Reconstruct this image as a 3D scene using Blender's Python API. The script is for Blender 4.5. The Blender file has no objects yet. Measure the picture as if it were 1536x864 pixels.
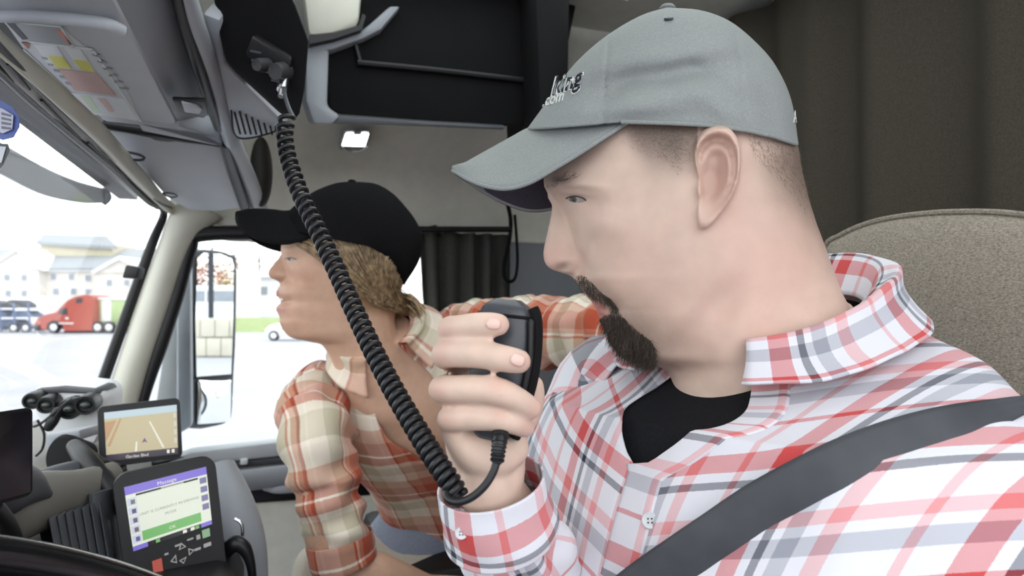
import bpy, bmesh, math, random
import numpy as np
from mathutils import Vector, Matrix, noise
from mathutils.bvhtree import BVHTree

SC = bpy.context.scene
COL = SC.collection
F_PX, CX, CY, CAMZ = 1000.0, 768.0, 459.0, 2.3

# ---------------------------------------------------------------- camera, world, sun, exposure
cam_d = bpy.data.cameras.new('camera')
cam_d.sensor_fit = 'HORIZONTAL'
cam_d.sensor_width = 36.0
cam_d.lens = 36.0 * F_PX / 1536.0
cam_d.shift_y = (CY - 432.0) / 1536.0
cam_d.clip_start = 0.02
cam_d.clip_end = 600
cam_d.dof.use_dof = True
cam_d.dof.focus_distance = 0.55
cam_d.dof.aperture_fstop = 9.0
cam = bpy.data.objects.new('camera', cam_d)
COL.objects.link(cam)
cam.location = (0, 0, CAMZ)
cam.rotation_euler = (math.pi / 2, 0, 0)
SC.camera = cam

world = bpy.data.worlds.new('overcast_sky')
SC.world = world
world.use_nodes = True
wn, wl = world.node_tree.nodes, world.node_tree.links
wn.clear()
w_out = wn.new('ShaderNodeOutputWorld')
w_bg = wn.new('ShaderNodeBackground')
w_tc = wn.new('ShaderNodeTexCoord')
w_mp = wn.new('ShaderNodeMapping'); w_mp.inputs['Scale'].default_value = (1.2, 1.2, 3.0)
w_ns = wn.new('ShaderNodeTexNoise'); w_ns.inputs['Scale'].default_value = 1.6; w_ns.inputs['Detail'].default_value = 5
w_cr = wn.new('ShaderNodeValToRGB')
w_cr.color_ramp.elements[0].position = 0.3; w_cr.color_ramp.elements[0].color = (0.86, 0.92, 1.0, 1)
w_cr.color_ramp.elements[1].position = 0.7; w_cr.color_ramp.elements[1].color = (1.0, 1.0, 0.98, 1)
wl.new(w_tc.outputs['Generated'], w_mp.inputs['Vector'])
wl.new(w_mp.outputs['Vector'], w_ns.inputs['Vector'])
wl.new(w_ns.outputs['Fac'], w_cr.inputs['Fac'])
wl.new(w_cr.outputs['Color'], w_bg.inputs['Color'])
w_bg.inputs['Strength'].default_value = 2.75
wl.new(w_bg.outputs['Background'], w_out.inputs['Surface'])

SC.view_settings.view_transform = 'Standard'
SC.view_settings.look = 'None'
SC.view_settings.exposure = 0.0
SC.view_settings.gamma = 1.0
SC.view_settings.use_curve_mapping = False
SC.cycles.max_bounces = 8
SC.cycles.transparent_max_bounces = 12
SC.cycles.caustics_reflective = False
SC.cycles.caustics_refractive = False

# ---------------------------------------------------------------- geometry helpers
_ya = math.atan2(390 - 768, 1000)            # heading of the cab's width axis in the camera's frame
N = np.array([math.sin(_ya), math.cos(_ya), 0.0])      # driver side -> passenger side
R = np.array([N[1], -N[0], 0.0])                       # windshield -> sleeper
UP = np.array([0.0, 0.0, 1.0])
ORG = np.array([0, 0, CAMZ], float)

def A(*v): return np.array(v, float)
def nrm(v):
    v = np.asarray(v, float); return v / (np.linalg.norm(v) + 1e-12)
def ray(px, py): return A((px - CX) / F_PX, 1.0, -(py - CY) / F_PX)
def P(px, py, d): return ORG + ray(px, py) * d
def on_plane(px, py, p0, n):
    r = ray(px, py); return ORG + r * (np.dot(p0 - ORG, n) / np.dot(r, n))
def on_n(px, py, n): return on_plane(px, py, ORG + N * n, N)
def on_z(px, py, z): return on_plane(px, py, ORG + UP * z, UP)
def on_r(px, py, r): return on_plane(px, py, ORG + R * r, R)
def cab(r, n, z): return ORG + R * r + N * n + UP * z
def proj(p):
    q = np.asarray(p, float) - ORG
    return np.stack([CX + F_PX * q[..., 0] / q[..., 1], CY - F_PX * q[..., 2] / q[..., 1]], -1)

def cr(pts, n, closed=False):
    """Catmull-Rom through pts, n samples, evenly in the control index."""
    p = np.asarray(pts, float)
    m = len(p)
    if m == 2 and not closed:
        t = np.linspace(0, 1, n)[:, None]; return p[0] * (1 - t) + p[1] * t
    if closed:
        u = np.linspace(0, m, n, endpoint=False); i = np.floor(u).astype(int); f = (u - i)[:, None]
        g = lambda k: p[(i + k) % m]
        a, b, c, d = g(-1), g(0), g(1), g(2)
    else:
        e = np.vstack([2 * p[0] - p[1], p, 2 * p[-1] - p[-2]])
        u = np.linspace(0, m - 1, n); i = np.minimum(np.floor(u).astype(int), m - 2); f = (u - i)[:, None]
        a, b, c, d = e[i], e[i + 1], e[i + 2], e[i + 3]
    return 0.5 * (2 * b + (c - a) * f + (2 * a - 5 * b + 4 * c - d) * f ** 2 + (3 * b - a - 3 * c + d) * f ** 3)

def tab(ys, tbl, smooth=0):
    t = np.asarray(tbl, float)
    v = np.interp(ys, t[:, 0], t[:, 1])
    if smooth:
        k = np.exp(-np.linspace(-2, 2, 2 * smooth + 1) ** 2); k /= k.sum()
        v = np.convolve(np.pad(v, smooth, mode='edge'), k, 'valid')
    return v

def grid_faces(nr, nc, wrap=False, flip=False, off=0):
    i, j = np.meshgrid(np.arange(nr - 1), np.arange(nc if wrap else nc - 1), indexing='ij')
    a = i * nc + j; b = i * nc + (j + 1) % nc; c = (i + 1) * nc + (j + 1) % nc; d = (i + 1) * nc + j
    f = np.stack([a, d, c, b] if flip else [a, b, c, d], -1).reshape(-1, 4) + off
    return f.tolist()

class MB:
    """collects raw geometry for ONE mesh object"""
    def __init__(s): s.v = []; s.f = []; s.uv = []; s.n = 0; s.mi = []
    def add(s, v, f, uv=None, mi=0):
        v = np.asarray(v, float).reshape(-1, 3)
        s.v.append(v); s.f += [[k + s.n for k in q] for q in f]; s.mi += [mi] * len(f)
        s.uv.append(np.zeros((len(v), 2)) if uv is None else np.asarray(uv, float).reshape(-1, 2))
        s.n += len(v); return s
    def grid(s, pts, wrap=False, flip=False, uv=None, cap=False, mi=0):
        pts = np.asarray(pts, float); nr, nc = pts.shape[:2]
        f = grid_faces(nr, nc, wrap, flip)
        if cap:
            f.append(list(range(nc))[::1 if flip else -1]); f.append(list(range((nr - 1) * nc, nr * nc))[::-1 if flip else 1])
        return s.add(pts.reshape(-1, 3), f, uv, mi)
    def tube(s, path, rad, seg=12, n=None, cap=True, round_cap=False, flat=None, mi=0, up=None):
        path = np.asarray(path, float); rad = np.broadcast_to(np.asarray(rad, float), (len(path),)).copy()
        if n:
            q = cr(np.hstack([path, rad[:, None]]), n); path, rad = q[:, :3], np.abs(q[:, 3])
        if round_cap:
            def ends(p, r, d):
                a = np.linspace(0, math.pi / 2, 6)[1:]
                return [p + d * r * math.sin(x) for x in a], [max(r * math.cos(x), r * 0.03) for x in a]
            p0, r0 = ends(path[0], rad[0], nrm(path[0] - path[1])); p1, r1 = ends(path[-1], rad[-1], nrm(path[-1] - path[-2]))
            path = np.vstack([p0[::-1], path, p1]); rad = np.concatenate([r0[::-1], rad, r1])
        T = np.gradient(path, axis=0); T /= np.linalg.norm(T, axis=1)[:, None] + 1e-12
        x = np.asarray(up, float) if up is not None else (A(0, 0, 1) if abs(T[0][2]) < .9 else A(1, 0, 0))
        th = np.linspace(0, 2 * math.pi, seg, endpoint=False)
        rings = []
        for k in range(len(path)):
            x = x - T[k] * np.dot(x, T[k]); x = nrm(x); y = np.cross(T[k], x)
            fx, fy = (1, 1) if flat is None else flat
            rings.append(path[k] + rad[k] * (np.cos(th)[:, None] * x * fx + np.sin(th)[:, None] * y * fy))
        return s.grid(np.array(rings), wrap=True, cap=cap, mi=mi)
    def box(s, c, ax, ay, az, mi=0):
        """centre and three half-axes"""
        c, ax, ay, az = (np.asarray(k, float) for k in (c, ax, ay, az))
        v = [c + sx * ax + sy * ay + sz * az for sx in (-1, 1) for sy in (-1, 1) for sz in (-1, 1)]
        f = [[0, 1, 3, 2], [4, 6, 7, 5], [0, 4, 5, 1], [2, 3, 7, 6], [0, 2, 6, 4], [1, 5, 7, 3]]
        if np.dot(np.cross(ax, ay), az) < 0: f = [q[::-1] for q in f]
        return s.add(v, f, mi=mi)
    def prism(s, poly, ext, mi=0):
        poly = np.asarray(poly, float); n = len(poly); ext = np.asarray(ext, float)
        f = [list(range(n))[::-1], list(range(n, 2 * n))] + [[k, (k + 1) % n, n + (k + 1) % n, n + k] for k in range(n)]
        return s.add(np.vstack([poly, poly + ext]), f, mi=mi)
    def ball(s, c, r, seg=16, rings=10, ax=None, mi=0):
        c = np.asarray(c, float); r = np.broadcast_to(np.asarray(r, float), (3,))
        M = np.eye(3) if ax is None else np.asarray(ax, float)
        ph = np.linspace(0.04, math.pi - 0.04, rings); th = np.linspace(0, 2 * math.pi, seg, endpoint=False)
        loc = np.stack([np.sin(ph)[:, None] * np.cos(th) * r[0], np.sin(ph)[:, None] * np.sin(th) * r[1], np.cos(ph)[:, None] * np.ones(seg) * r[2]], -1)
        return s.grid(c + loc @ M, wrap=True, cap=True, flip=True, mi=mi)
    def lathe(s, c, axis, prof, seg=24, mi=0):
        """prof: (along, radius)"""
        axis = nrm(axis); x = nrm(np.cross(axis, UP if abs(axis[2]) < .9 else A(1, 0, 0))); y = np.cross(axis, x)
        th = np.linspace(0, 2 * math.pi, seg, endpoint=False)
        rings = [np.asarray(c) + axis * a + r * (np.cos(th)[:, None] * x + np.sin(th)[:, None] * y) for a, r in prof]
        return s.grid(np.array(rings), wrap=True, cap=True, mi=mi)
    def build(s, name, mat, parent=None, **kw):
        return mk(name, np.vstack(s.v), s.f, mat, parent, uv=np.vstack(s.uv), mi=s.mi, **kw)

def world_origin(o):
    p = np.zeros(3)
    while o is not None: p += np.array(o.location); o = o.parent
    return p

def tag(o, label=None, cat=None, group=None, kind=None):
    for k, x in (('label', label), ('category', cat), ('group', group), ('kind', kind)):
        if x: o[k] = x
    return o

def mk(name, v, f, mat, parent=None, uv=None, mi=None, smooth=True, bevel=0, bseg=2, fix=True, sharp=None, loc=None, merge=0, **tags):
    v = np.asarray(v, float)
    if parent is not None: o0 = world_origin(parent); l = A(0, 0, 0)
    else:
        l = A((v[:, 0].min() + v[:, 0].max()) / 2, (v[:, 1].min() + v[:, 1].max()) / 2, v[:, 2].min()) if loc is None else np.asarray(loc, float)
        o0 = l
    me = bpy.data.meshes.new(name)
    me.from_pydata((v - o0).tolist(), [], f)
    if uv is not None and len(uv):
        ul = me.uv_layers.new(name='UVMap')
        idx = np.empty(len(me.loops), dtype=np.int32); me.loops.foreach_get('vertex_index', idx)
        ul.data.foreach_set('uv', np.asarray(uv, np.float32)[idx].ravel())
    mats = mat if isinstance(mat, (list, tuple)) else [mat]
    for m in mats: me.materials.append(m)
    if mi is not None and len(mats) > 1: me.polygons.foreach_set('material_index', np.array(mi, np.int32))
    if bevel or fix or merge:
        bm = bmesh.new(); bm.from_mesh(me)
        if merge: bmesh.ops.remove_doubles(bm, verts=bm.verts, dist=merge)
        if fix: bmesh.ops.recalc_face_normals(bm, faces=bm.faces)
        if bevel:
            es = [e for e in bm.edges if len(e.link_faces) == 2 and e.calc_face_angle(0) > 0.5]
            bmesh.ops.bevel(bm, geom=es, offset=bevel, segments=bseg, affect='EDGES', profile=0.5, clamp_overlap=True)
        bm.to_mesh(me); bm.free()
    if smooth:
        me.polygons.foreach_set('use_smooth', np.ones(len(me.polygons), bool))
        if sharp is None: sharp = 40
        try: me.set_sharp_from_angle(angle=math.radians(sharp))
        except Exception: pass
    me.update()
    o = bpy.data.objects.new(name, me); COL.objects.link(o)
    o.location = l
    if parent is not None: o.parent = parent
    return tag(o, **{{'category': 'cat'}.get(k, k): x for k, x in tags.items()})

def thing(name, loc, label, cat, group=None, kind=None):
    o = bpy.data.objects.new(name, None); COL.objects.link(o)
    o.empty_display_size = 0.05
    o.location = Vector(loc); return tag(o, label, cat, group, kind)

def mesh_arrays(o):
    me = o.data; v = np.empty(len(me.vertices) * 3); me.vertices.foreach_get('co', v)
    return v.reshape(-1, 3)

def bvh_of(*objs):
    vs, fs, n = [], [], 0
    for o in objs:
        w = mesh_arrays(o) + world_origin(o)
        vs += w.tolist(); fs += [[k + n for k in p.vertices] for p in o.data.polygons]; n = len(vs)
    return BVHTree.FromPolygons(vs, fs)

def cast(bvh, px, py, dflt=None):
    r = ray(px, py); h = bvh.ray_cast(Vector(ORG), Vector(r).normalized())
    if h[0] is None: return dflt
    return (np.array(h[0]) - ORG)[1]

def voxel(mb, size, smooth=2):
    """one continuous closed surface out of the overlapping closed shells in mb"""
    me = bpy.data.meshes.new('tmp'); me.from_pydata(np.vstack(mb.v).tolist(), [], mb.f)
    bm = bmesh.new(); bm.from_mesh(me)
    bmesh.ops.remove_doubles(bm, verts=bm.verts, dist=1e-5)
    bmesh.ops.recalc_face_normals(bm, faces=bm.faces)
    bm.to_mesh(me); bm.free()
    o = bpy.data.objects.new('tmp', me); COL.objects.link(o)
    m = o.modifiers.new('r', 'REMESH'); m.mode = 'VOXEL'; m.voxel_size = size
    dg = bpy.context.evaluated_depsgraph_get(); ev = o.evaluated_get(dg); em = ev.to_mesh()
    v = np.empty(len(em.vertices) * 3); em.vertices.foreach_get('co', v); v = v.reshape(-1, 3)
    fs = [list(p.vertices) for p in em.polygons]
    e = np.empty(len(em.edges) * 2, np.int32); em.edges.foreach_get('vertices', e); e = e.reshape(-1, 2)
    ev.to_mesh_clear(); bpy.data.objects.remove(o); bpy.data.meshes.remove(me)
    for _ in range(smooth): v = lap(v, e, 0.5)
    return v, fs, e

def lap(v, e, k, w=None):
    s = np.zeros_like(v); c = np.zeros(len(v))
    for a, b in ((0, 1), (1, 0)):
        for d in range(3): s[:, d] += np.bincount(e[:, a], v[e[:, b], d], len(v))
        c += np.bincount(e[:, a], minlength=len(v))
    t = s / np.maximum(c, 1)[:, None] - v
    if w is not None: t *= w[:, None]
    return v + k * t

def set_cols(o, cols):
    a = o.data.color_attributes.new('tint', 'FLOAT_COLOR', 'POINT')
    c = np.ones((len(cols), 4), np.float32); c[:, :3] = cols
    a.data.foreach_set('color', c.ravel())

def fbm(p, s, seed=0.0):
    return np.array([noise.noise(Vector((a[0] * s + seed, a[1] * s, a[2] * s + 7 * seed))) for a in p.reshape(-1, 3)]).reshape(p.shape[:-1])

def inside(poly, x, y):
    poly = np.asarray(poly, float); r = np.zeros(np.shape(x), bool); n = len(poly)
    for i in range(n):
        (x0, y0), (x1, y1) = poly[i], poly[(i + 1) % n]
        c = ((y0 > y) != (y1 > y)) & (x < (x1 - x0) * (y - y0) / (y1 - y0 + 1e-12) + x0); r ^= c
    return r

# ---------------------------------------------------------------- materials
def srgb(*c):
    return tuple(((x / 255) / 12.92 if x / 255 <= .04045 else ((x / 255 + .055) / 1.055) ** 2.4) for x in c)

class NT:
    def __init__(s, name):
        s.m = bpy.data.materials.new(name); s.m.use_nodes = True
        s.n = s.m.node_tree.nodes; s.l = s.m.node_tree.links
        s.b = s.n.get('Principled BSDF'); s.out = s.n.get('Material Output')
    def new(s, t, **k):
        x = s.n.new(t)
        for a, v in k.items(): setattr(x, a, v)
        return x
    def link(s, a, b): s.l.new(a, b)
    def math(s, op, a, b=None, c=None, clamp=False):
        x = s.new('ShaderNodeMath', operation=op); x.use_clamp = clamp
        for i, q in enumerate((a, b, c)):
            if q is None: continue
            if isinstance(q, (int, float)): x.inputs[i].default_value = q
            else: s.link(q, x.inputs[i])
        return x.outputs[0]
    def mix(s, f, a, b, mode='MIX'):
        x = s.new('ShaderNodeMix', data_type='RGBA', blend_type=mode)
        for i, q in ((0, f), (6, a), (7, b)):
            if isinstance(q, (int, float)): x.inputs[i].default_value = q
            elif isinstance(q, tuple): x.inputs[i].default_value = (*q[:3], 1)
            else: s.link(q, x.inputs[i])
        return x.outputs[2]
    def ramp(s, f, stops, interp='LINEAR'):
        x = s.new('ShaderNodeValToRGB'); r = x.color_ramp; r.interpolation = interp
        while len(r.elements) < len(stops): r.elements.new(0.5)
        for e, (p, c) in zip(r.elements, stops): e.position = p; e.color = (*c[:3], 1)
        if f is not None: s.link(f, x.inputs[0])
        return x.outputs[0]
    def noise(s, scale, detail=3, vec=None, rough=.5):
        x = s.new('ShaderNodeTexNoise'); x.inputs['Scale'].default_value = scale; x.inputs['Detail'].default_value = detail
        x.inputs['Roughness'].default_value = rough
        if vec is None: vec = s.new('ShaderNodeTexCoord').outputs['Object']
        s.link(vec, x.inputs['Vector']); return x.outputs['Fac']
    def bump(s, h, strength, dist=.001):
        x = s.new('ShaderNodeBump'); x.inputs['Strength'].default_value = strength; x.inputs['Distance'].default_value = dist
        s.link(h, x.inputs['Height']); s.link(x.outputs[0], s.b.inputs['Normal']); return x
    def base(s, c):
        if isinstance(c, tuple): s.b.inputs['Base Color'].default_value = (*c[:3], 1)
        else: s.link(c, s.b.inputs['Base Color'])
    def set(s, **k):
        for a, v in k.items(): s.b.inputs[a.replace('_', ' ')].default_value = v

def mat(name, col, rough=.55, var=.08, nscale=40, bump=0, bscale=600, bdist=.0006, spec=.4, metal=0, coat=0):
    t = NT(name); f = t.noise(nscale, 3)
    lo = tuple(max(0, c * (1 - var)) for c in col); hi = tuple(min(1, c * (1 + var)) for c in col)
    t.base(t.ramp(f, [(.3, lo), (.7, hi)]))
    t.set(Roughness=rough, Metallic=metal, Specular_IOR_Level=spec, Coat_Weight=coat)
    if bump: t.bump(t.noise(bscale, 2), bump, bdist)
    return t.m

def glass(name, tint=(1, 1, 1), refl=.05):
    t = NT(name); t.n.remove(t.b)
    tr = t.new('ShaderNodeBsdfTransparent'); tr.inputs[0].default_value = (*tint, 1)
    gl = t.new('ShaderNodeBsdfGlossy'); gl.inputs['Roughness'].default_value = .01
    fr = t.new('ShaderNodeFresnel'); fr.inputs[0].default_value = 1.25
    f = t.math('MULTIPLY', fr.outputs[0], .14)
    mx = t.new('ShaderNodeMixShader'); t.link(f, mx.inputs[0]); t.link(tr.outputs[0], mx.inputs[1]); t.link(gl.outputs[0], mx.inputs[2])
    t.link(mx.outputs[0], t.out.inputs[0]); return t.m

def emis(name, col, strength, mixin=None):
    t = NT(name); t.base(tuple(c * .3 for c in col)); t.set(Roughness=.25)
    t.b.inputs['Emission Color'].default_value = (*col, 1); t.b.inputs['Emission Strength'].default_value = strength
    return t.m

def plaid(name, warp, weft, T, fuzz=.0004, rough=.85, tint=1.0):
    """woven check: warp colours along u, weft colours along v, in metres of cloth"""
    t = NT(name)
    uv = t.new('ShaderNodeUVMap', uv_map='UVMap').outputs[0]
    sp = t.new('ShaderNodeSeparateXYZ'); t.link(uv, sp.inputs[0])
    n1 = t.noise(900, 1); wob = t.math('MULTIPLY', t.math('SUBTRACT', n1, .5), fuzz * 2)
    outs = []
    for axis, st in ((0, warp), (1, weft)):
        f = t.math('FRACT', t.math('MULTIPLY', t.math('ADD', sp.outputs[axis], wob), 1 / T))
        outs.append(t.ramp(f, st, 'CONSTANT'))
    chk = t.math('MULTIPLY', t.math('SINE', t.math('MULTIPLY', t.math('ADD', sp.outputs[0], sp.outputs[1]), 6000)), .14)
    fac = t.math('ADD', chk, .5)
    c = t.mix(fac, outs[0], outs[1])
    d = t.mix(1.0, outs[0], outs[1], 'MULTIPLY')
    c = t.mix(.3, c, d)
    t.base(c); t.set(Roughness=rough, Specular_IOR_Level=.15)
    t.b.inputs['Sheen Weight'].default_value = .15
    t.bump(t.noise(1400, 2), .25, .0005)
    return t.m

# ================================================================ materials used by the cab
M_cream = mat('cream_plastic', srgb(206, 205, 192), .55, .04, 12, .15, 900)
M_grey = mat('grey_plastic', srgb(184, 188, 194), .5, .04, 10, .2, 900)
M_grey2 = mat('mid_grey_plastic', srgb(146, 150, 156), .5, .05, 10, .2, 900)
M_dgrey = mat('dark_grey_plastic', srgb(72, 74, 78), .5, .08, 12, .2, 900)
M_black = mat('black_plastic', srgb(22, 22, 24), .45, .15, 15, .15, 900)
M_rubber = mat('black_rubber', srgb(22, 23, 26), .38, .15, 20)
M_matte = mat('matte_black', srgb(13, 13, 14), .8, .15, 20, spec=.2)
M_chrome = mat('bright_metal', srgb(200, 200, 200), .25, .05, 20, metal=1)
M_beige = mat('beige_headliner', srgb(230, 230, 218), .8, .04, 30, .3, 1500)
M_glass = glass('clear_glass', (.97, .99, .98))
M_floor = mat('rubber_floor', srgb(60, 60, 62), .8, .1, 20)
M_dash = mat('olive_grey_dash', srgb(112, 110, 104), .6, .06, 14, .3, 900)
M_white = mat('white_plastic', srgb(225, 228, 230), .5, .03, 14)

def ptsn(lst, n): return [on_n(x, y, n) for x, y in lst]

# ================================================================ cab shell
# roof skin, with an opening left for the added hatch
mb = MB()
for r0, r1, n0_, n1_ in ((-.20, .0, -.06, 1.9), (.72, 1.04, -.06, 1.9), (.0, .72, -.06, .34), (.0, .72, 1.22, 1.9)):
    mb.box(cab((r0 + r1) / 2, (n0_ + n1_) / 2, .66), R * ((r1 - r0) / 2), N * ((n1_ - n0_) / 2), UP * .02)
mb.build('ceiling', M_beige, kind='structure')
# unseen roof hatch over the seats, added to let more sky light in
mb = MB(); mb.box(cab(.36, .78, .675), R * .36, N * .44, UP * .003)
mb.build('added_roof_hatch', M_glass, kind='structure', smooth=False)
mb = MB(); mb.box(cab(.4, .92, -1.12), R * .75, N * .98, UP * .02)
mb.build('floor', M_floor, kind='structure')
mb = MB(); mb.box(cab(-.30, .85, .47), R * .02, N * 1.0, UP * .21)
mb.build('wall_front', M_dgrey, kind='structure')
# rear bulkhead behind the sleeper curtain
mb = MB(); mb.box(cab(1.06, .95, -.22), R * .02, N * 1.02, UP * .9)
mb.build('wall_rear', M_dgrey, kind='structure')
# wall above and behind the passenger window
mb = MB()
up = []
for r in np.linspace(-.205, 1.05, 30):
    row = []
    for k, (z, dn) in enumerate([(.186, 0), (.205, .002), (.24, .0), (.33, -.03), (.42, -.09), (.50, -.19), (.58, -.33), (.64, -.45)]):
        row.append(cab(r, 1.83 + dn, z))
    up.append(row)
up = np.array(up)
mb.grid(cr(up.transpose(1, 0, 2).reshape(8, -1), 32).reshape(32, 30, 3))
wall_r = mb.build('wall_right', M_beige, kind='structure')
sol = wall_r.modifiers.new('t', 'SOLIDIFY'); sol.thickness = .02; sol.offset = 0
mb = MB(); mb.box(cab(.80, 1.85, -.36), R * .285, N * .025, UP * .57)
mb.build('wall_right_rear', M_grey2, kind='structure')

# ---- passenger door: window frame, belt line, arm rest, pocket, lower panel
door = MB()
door.box(cab(.27, 1.86, -.73), R * .52, N * .03, UP * .36)
door = door.build('door_1', M_grey, kind='structure', bevel=.01)
def door_prism(name, pts, n, th, m, bev=.006, parent=None, **k):
    b = MB(); b.prism(ptsn(pts, n), N * th); return b.build(name, m, door if parent is None else parent, bevel=bev, **k)
door_prism('window_sill', [(250, 690), (286, 678), (440, 660), (660, 640), (660, 664), (440, 683), (250, 704)], 1.79, .06, M_grey, .008)
door_prism('sill_rail', [(250, 704), (440, 681), (660, 662), (660, 690), (440, 704), (250, 722)], 1.80, .05, M_grey, .006)
sl = door_prism('lock_slot', [(334, 695), (440, 683), (640, 664), (640, 674), (440, 694), (334, 705)], 1.795, .01, M_dgrey, .002)
b = MB(); b.box(on_n(366, 692, 1.785), R * .009, N * .008, UP * .007); b.build('lock_knob', M_white, door, bevel=.003)
b = MB(); b.tube([on_n(245, 738, 1.77), on_n(330, 726, 1.765), on_n(440, 712, 1.765), on_n(660, 690, 1.765)], .027, 16, 30, flat=(1, .7)); b.build('arm_rest', M_grey2, door)
door_prism('pull_recess', [(334, 742), (360, 728), (440, 718), (640, 700), (640, 738), (440, 752), (345, 758)], 1.79, .03, M_black, .006)
b = MB(); b.tube([on_n(399, 730, 1.775), on_n(420, 731, 1.765), on_n(470, 726, 1.765), on_n(520, 722, 1.765), on_n(545, 716, 1.775)], [.011, .016, .017, .016, .011], 14, 30, flat=(1, .7), round_cap=True); b.build('pull_handle', M_grey, door, label='pale grey pull handle')
door_prism('lower_panel', [(320, 764), (345, 758), (440, 751), (640, 738), (660, 900), (320, 900)], 1.785, .04, M_beige, .008)

# window frame of the passenger door: a dark gasket loop, and the pane
loop_px = [(300, 352), (420, 349), (560, 349), (640, 350), (652, 362), (652, 520), (650, 648), (560, 655), (440, 667), (290, 684), (222, 694), (210, 640), (222, 575), (262, 450), (284, 372)]
lp = cr([on_n(x, y, 1.795) for x, y in loop_px], 160, closed=True)
lr = np.clip(np.interp(np.vstack([lp, lp[:1]])[:, 2] - CAMZ, [-.36, -.26, -.1], [.006, .010, .018]), .006, .018)
b = MB(); b.tube(np.vstack([lp, lp[:1]]), lr, 10, cap=False, flat=(1, .8))
w2 = b.build('window_2', M_rubber, kind='structure')
b = MB(); b.tube(np.vstack([lp, lp[:1]]) + N * .03, lr * 1.2, 10, cap=False, flat=(.5, 1)); b.build('window_frame', M_dgrey, w2)
b = MB(); b.prism(lp[::4] + N * .012, N * .004); b.build('pane', M_glass, w2, smooth=False)

# ---- passenger side windshield pillar with its cream trim
b = MB()
lf = cr([on_n(x, y, 1.79) for x, y in [(272, 296), (262, 318), (242, 372), (210, 462), (178, 556), (158, 616), (134, 690)]], 40)
rt = cr([on_n(x, y, 1.79) for x, y in [(330, 322), (300, 346), (278, 380), (248, 468), (216, 560), (198, 622), (178, 700)]], 40)
rows = []
for t in np.linspace(0, 1, 13):
    bulge = math.sin(math.pi * t) ** .6 * .035
    rows.append(lf * (1 - t) + rt * t - N * (bulge - .02))
b.grid(np.array(rows))
o = b.build('trim_1', M_cream, kind='structure')
s_ = o.modifiers.new('t', 'SOLIDIFY'); s_.thickness = .012; s_.offset = 1
# outer pillar skin seen through the gap, dark
# ---- windshield with gasket
hz = .222
ws_top = [(-260, -260), (-120, -70), (0, 107), (100, 196), (165, 250), (222, 302)]
top = [on_z(x, y, hz) for x, y in ws_top[2:]]
top = [top[0] - N * .75 + R * .09, top[0] - N * .4 + R * .02] + top
side = [on_n(x, y, 1.8) for x, y in [(246, 318), (228, 366), (196, 455), (160, 556), (141, 612), (116, 684)]]
edge = cr(top + side, 90)
b = MB(); b.tube(edge, np.interp(np.arange(90), [0, 40, 60, 90], [.004, .006, .012, .0135]), 10)
w1 = b.build('window_1', M_rubber, kind='structure')
b = MB(); b.tube(edge + A(0, 0, .03) * 0 + (R * .02), .003, 8); b.build('gasket_lip', M_dgrey, w1)
tp = cr(top + side[:1], 24); sd = cr(side, 24)
zz = np.linspace(0, 1, 14)
pane = []
for t in zz:
    dz = -t * (hz + .27); dr = -t * .155
    q = tp + UP * dz + R * dr + (-R) * (.02 * np.sin(np.linspace(0, math.pi, 24)) * (1 - 0 * t))[:, None]
    pane.append(q)
b = MB(); b.grid(np.array(pane)); pn = b.build('pane', M_glass, w1)

# ---- windshield header: cream roll, grey lower band with slots
def zline(pts, z, nmax=1.8):
    out = []
    for x, y in pts:
        p = on_z(x, y, z); q = on_n(x, y, nmax)
        out.append(p if p[1] < q[1] else q)
    return out
U = cr(zline([(-210, -150), (-90, -38), (0, 44), (80, 116), (155, 186), (215, 254), (262, 306), (330, 338), (392, 347)], .245), 60)
V = cr(zline([(-210, -100), (-90, 8), (0, 84), (80, 156), (150, 224), (205, 280), (250, 318), (310, 346), (388, 352)], .228), 60)
W_ = cr(zline([(-210, -86), (-90, 24), (0, 102), (80, 174), (150, 238), (205, 288), (242, 318), (300, 348), (384, 353)], .222), 60)
rows = []
for t in np.linspace(0, 1, 9): rows.append(U * (1 - t) + V * t - UP * (.018 * math.sin(math.pi * t)) + R * (.01 * math.sin(math.pi * t)))
b = MB(); b.grid(np.array(rows)); hd = b.build('trim_2', M_cream, kind='structure')
s_ = hd.modifiers.new('t', 'SOLIDIFY'); s_.thickness = .008; s_.offset = -1
rows = [V + UP * .004, V * .5 + W_ * .5, W_ - UP * .002, W_ + UP * .02]
b = MB(); b.grid(np.array(rows)[:, :44]); b.build('lower_band', M_white, hd)
for (x0, y0, x1, y1) in ((12, 96, 44, 134), (62, 150, 120, 208), (132, 214, 190, 268)):
    p, q = on_z(x0, y0, .2215), on_z(x1, y1, .2215)
    b = MB(); b.tube([p, q], .0016, 8, 6); b.build('slot', M_black, hd)

# ================================================================ overhead console above the windshield
con = thing('overhead_console', cab(.05, .9, .27), 'grey overhead console with warning sticker above the windshield', 'console')
def zp(pts): return [on_z(x, y, z) for x, y, z in pts]
def prism_at(name, pts, ext, m, parent, bev=.006, **k):
    b = MB(); b.prism(pts, ext); return b.build(name, m, parent, bevel=bev, **k)
prism_at('sticker_panel', zp([(-260, -180, .27), (-60, -120, .27), (112, -110, .27), (180, 18, .27), (270, 194, .27), (213, 189, .27), (155, 183, .27), (0, 34, .27)]), UP * .03, M_grey, con)
fas = prism_at('bin_door', zp([(112, -110, .272), (180, 18, .272), (226, 108, .272), (270, 194, .272)]) + [on_z(322, 204, .30), on_z(298, 108, .335), on_z(268, 0, .335), on_z(240, -110, .335)], UP * .03 - R * .004, M_grey2, con)
lip = prism_at('bin_ledge', zp([(268, 188, .268), (205, 184, .268), (213, 198, .262), (330, 217, .262), (340, 206, .28)]), UP * .03, M_grey, con, .004)
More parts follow.
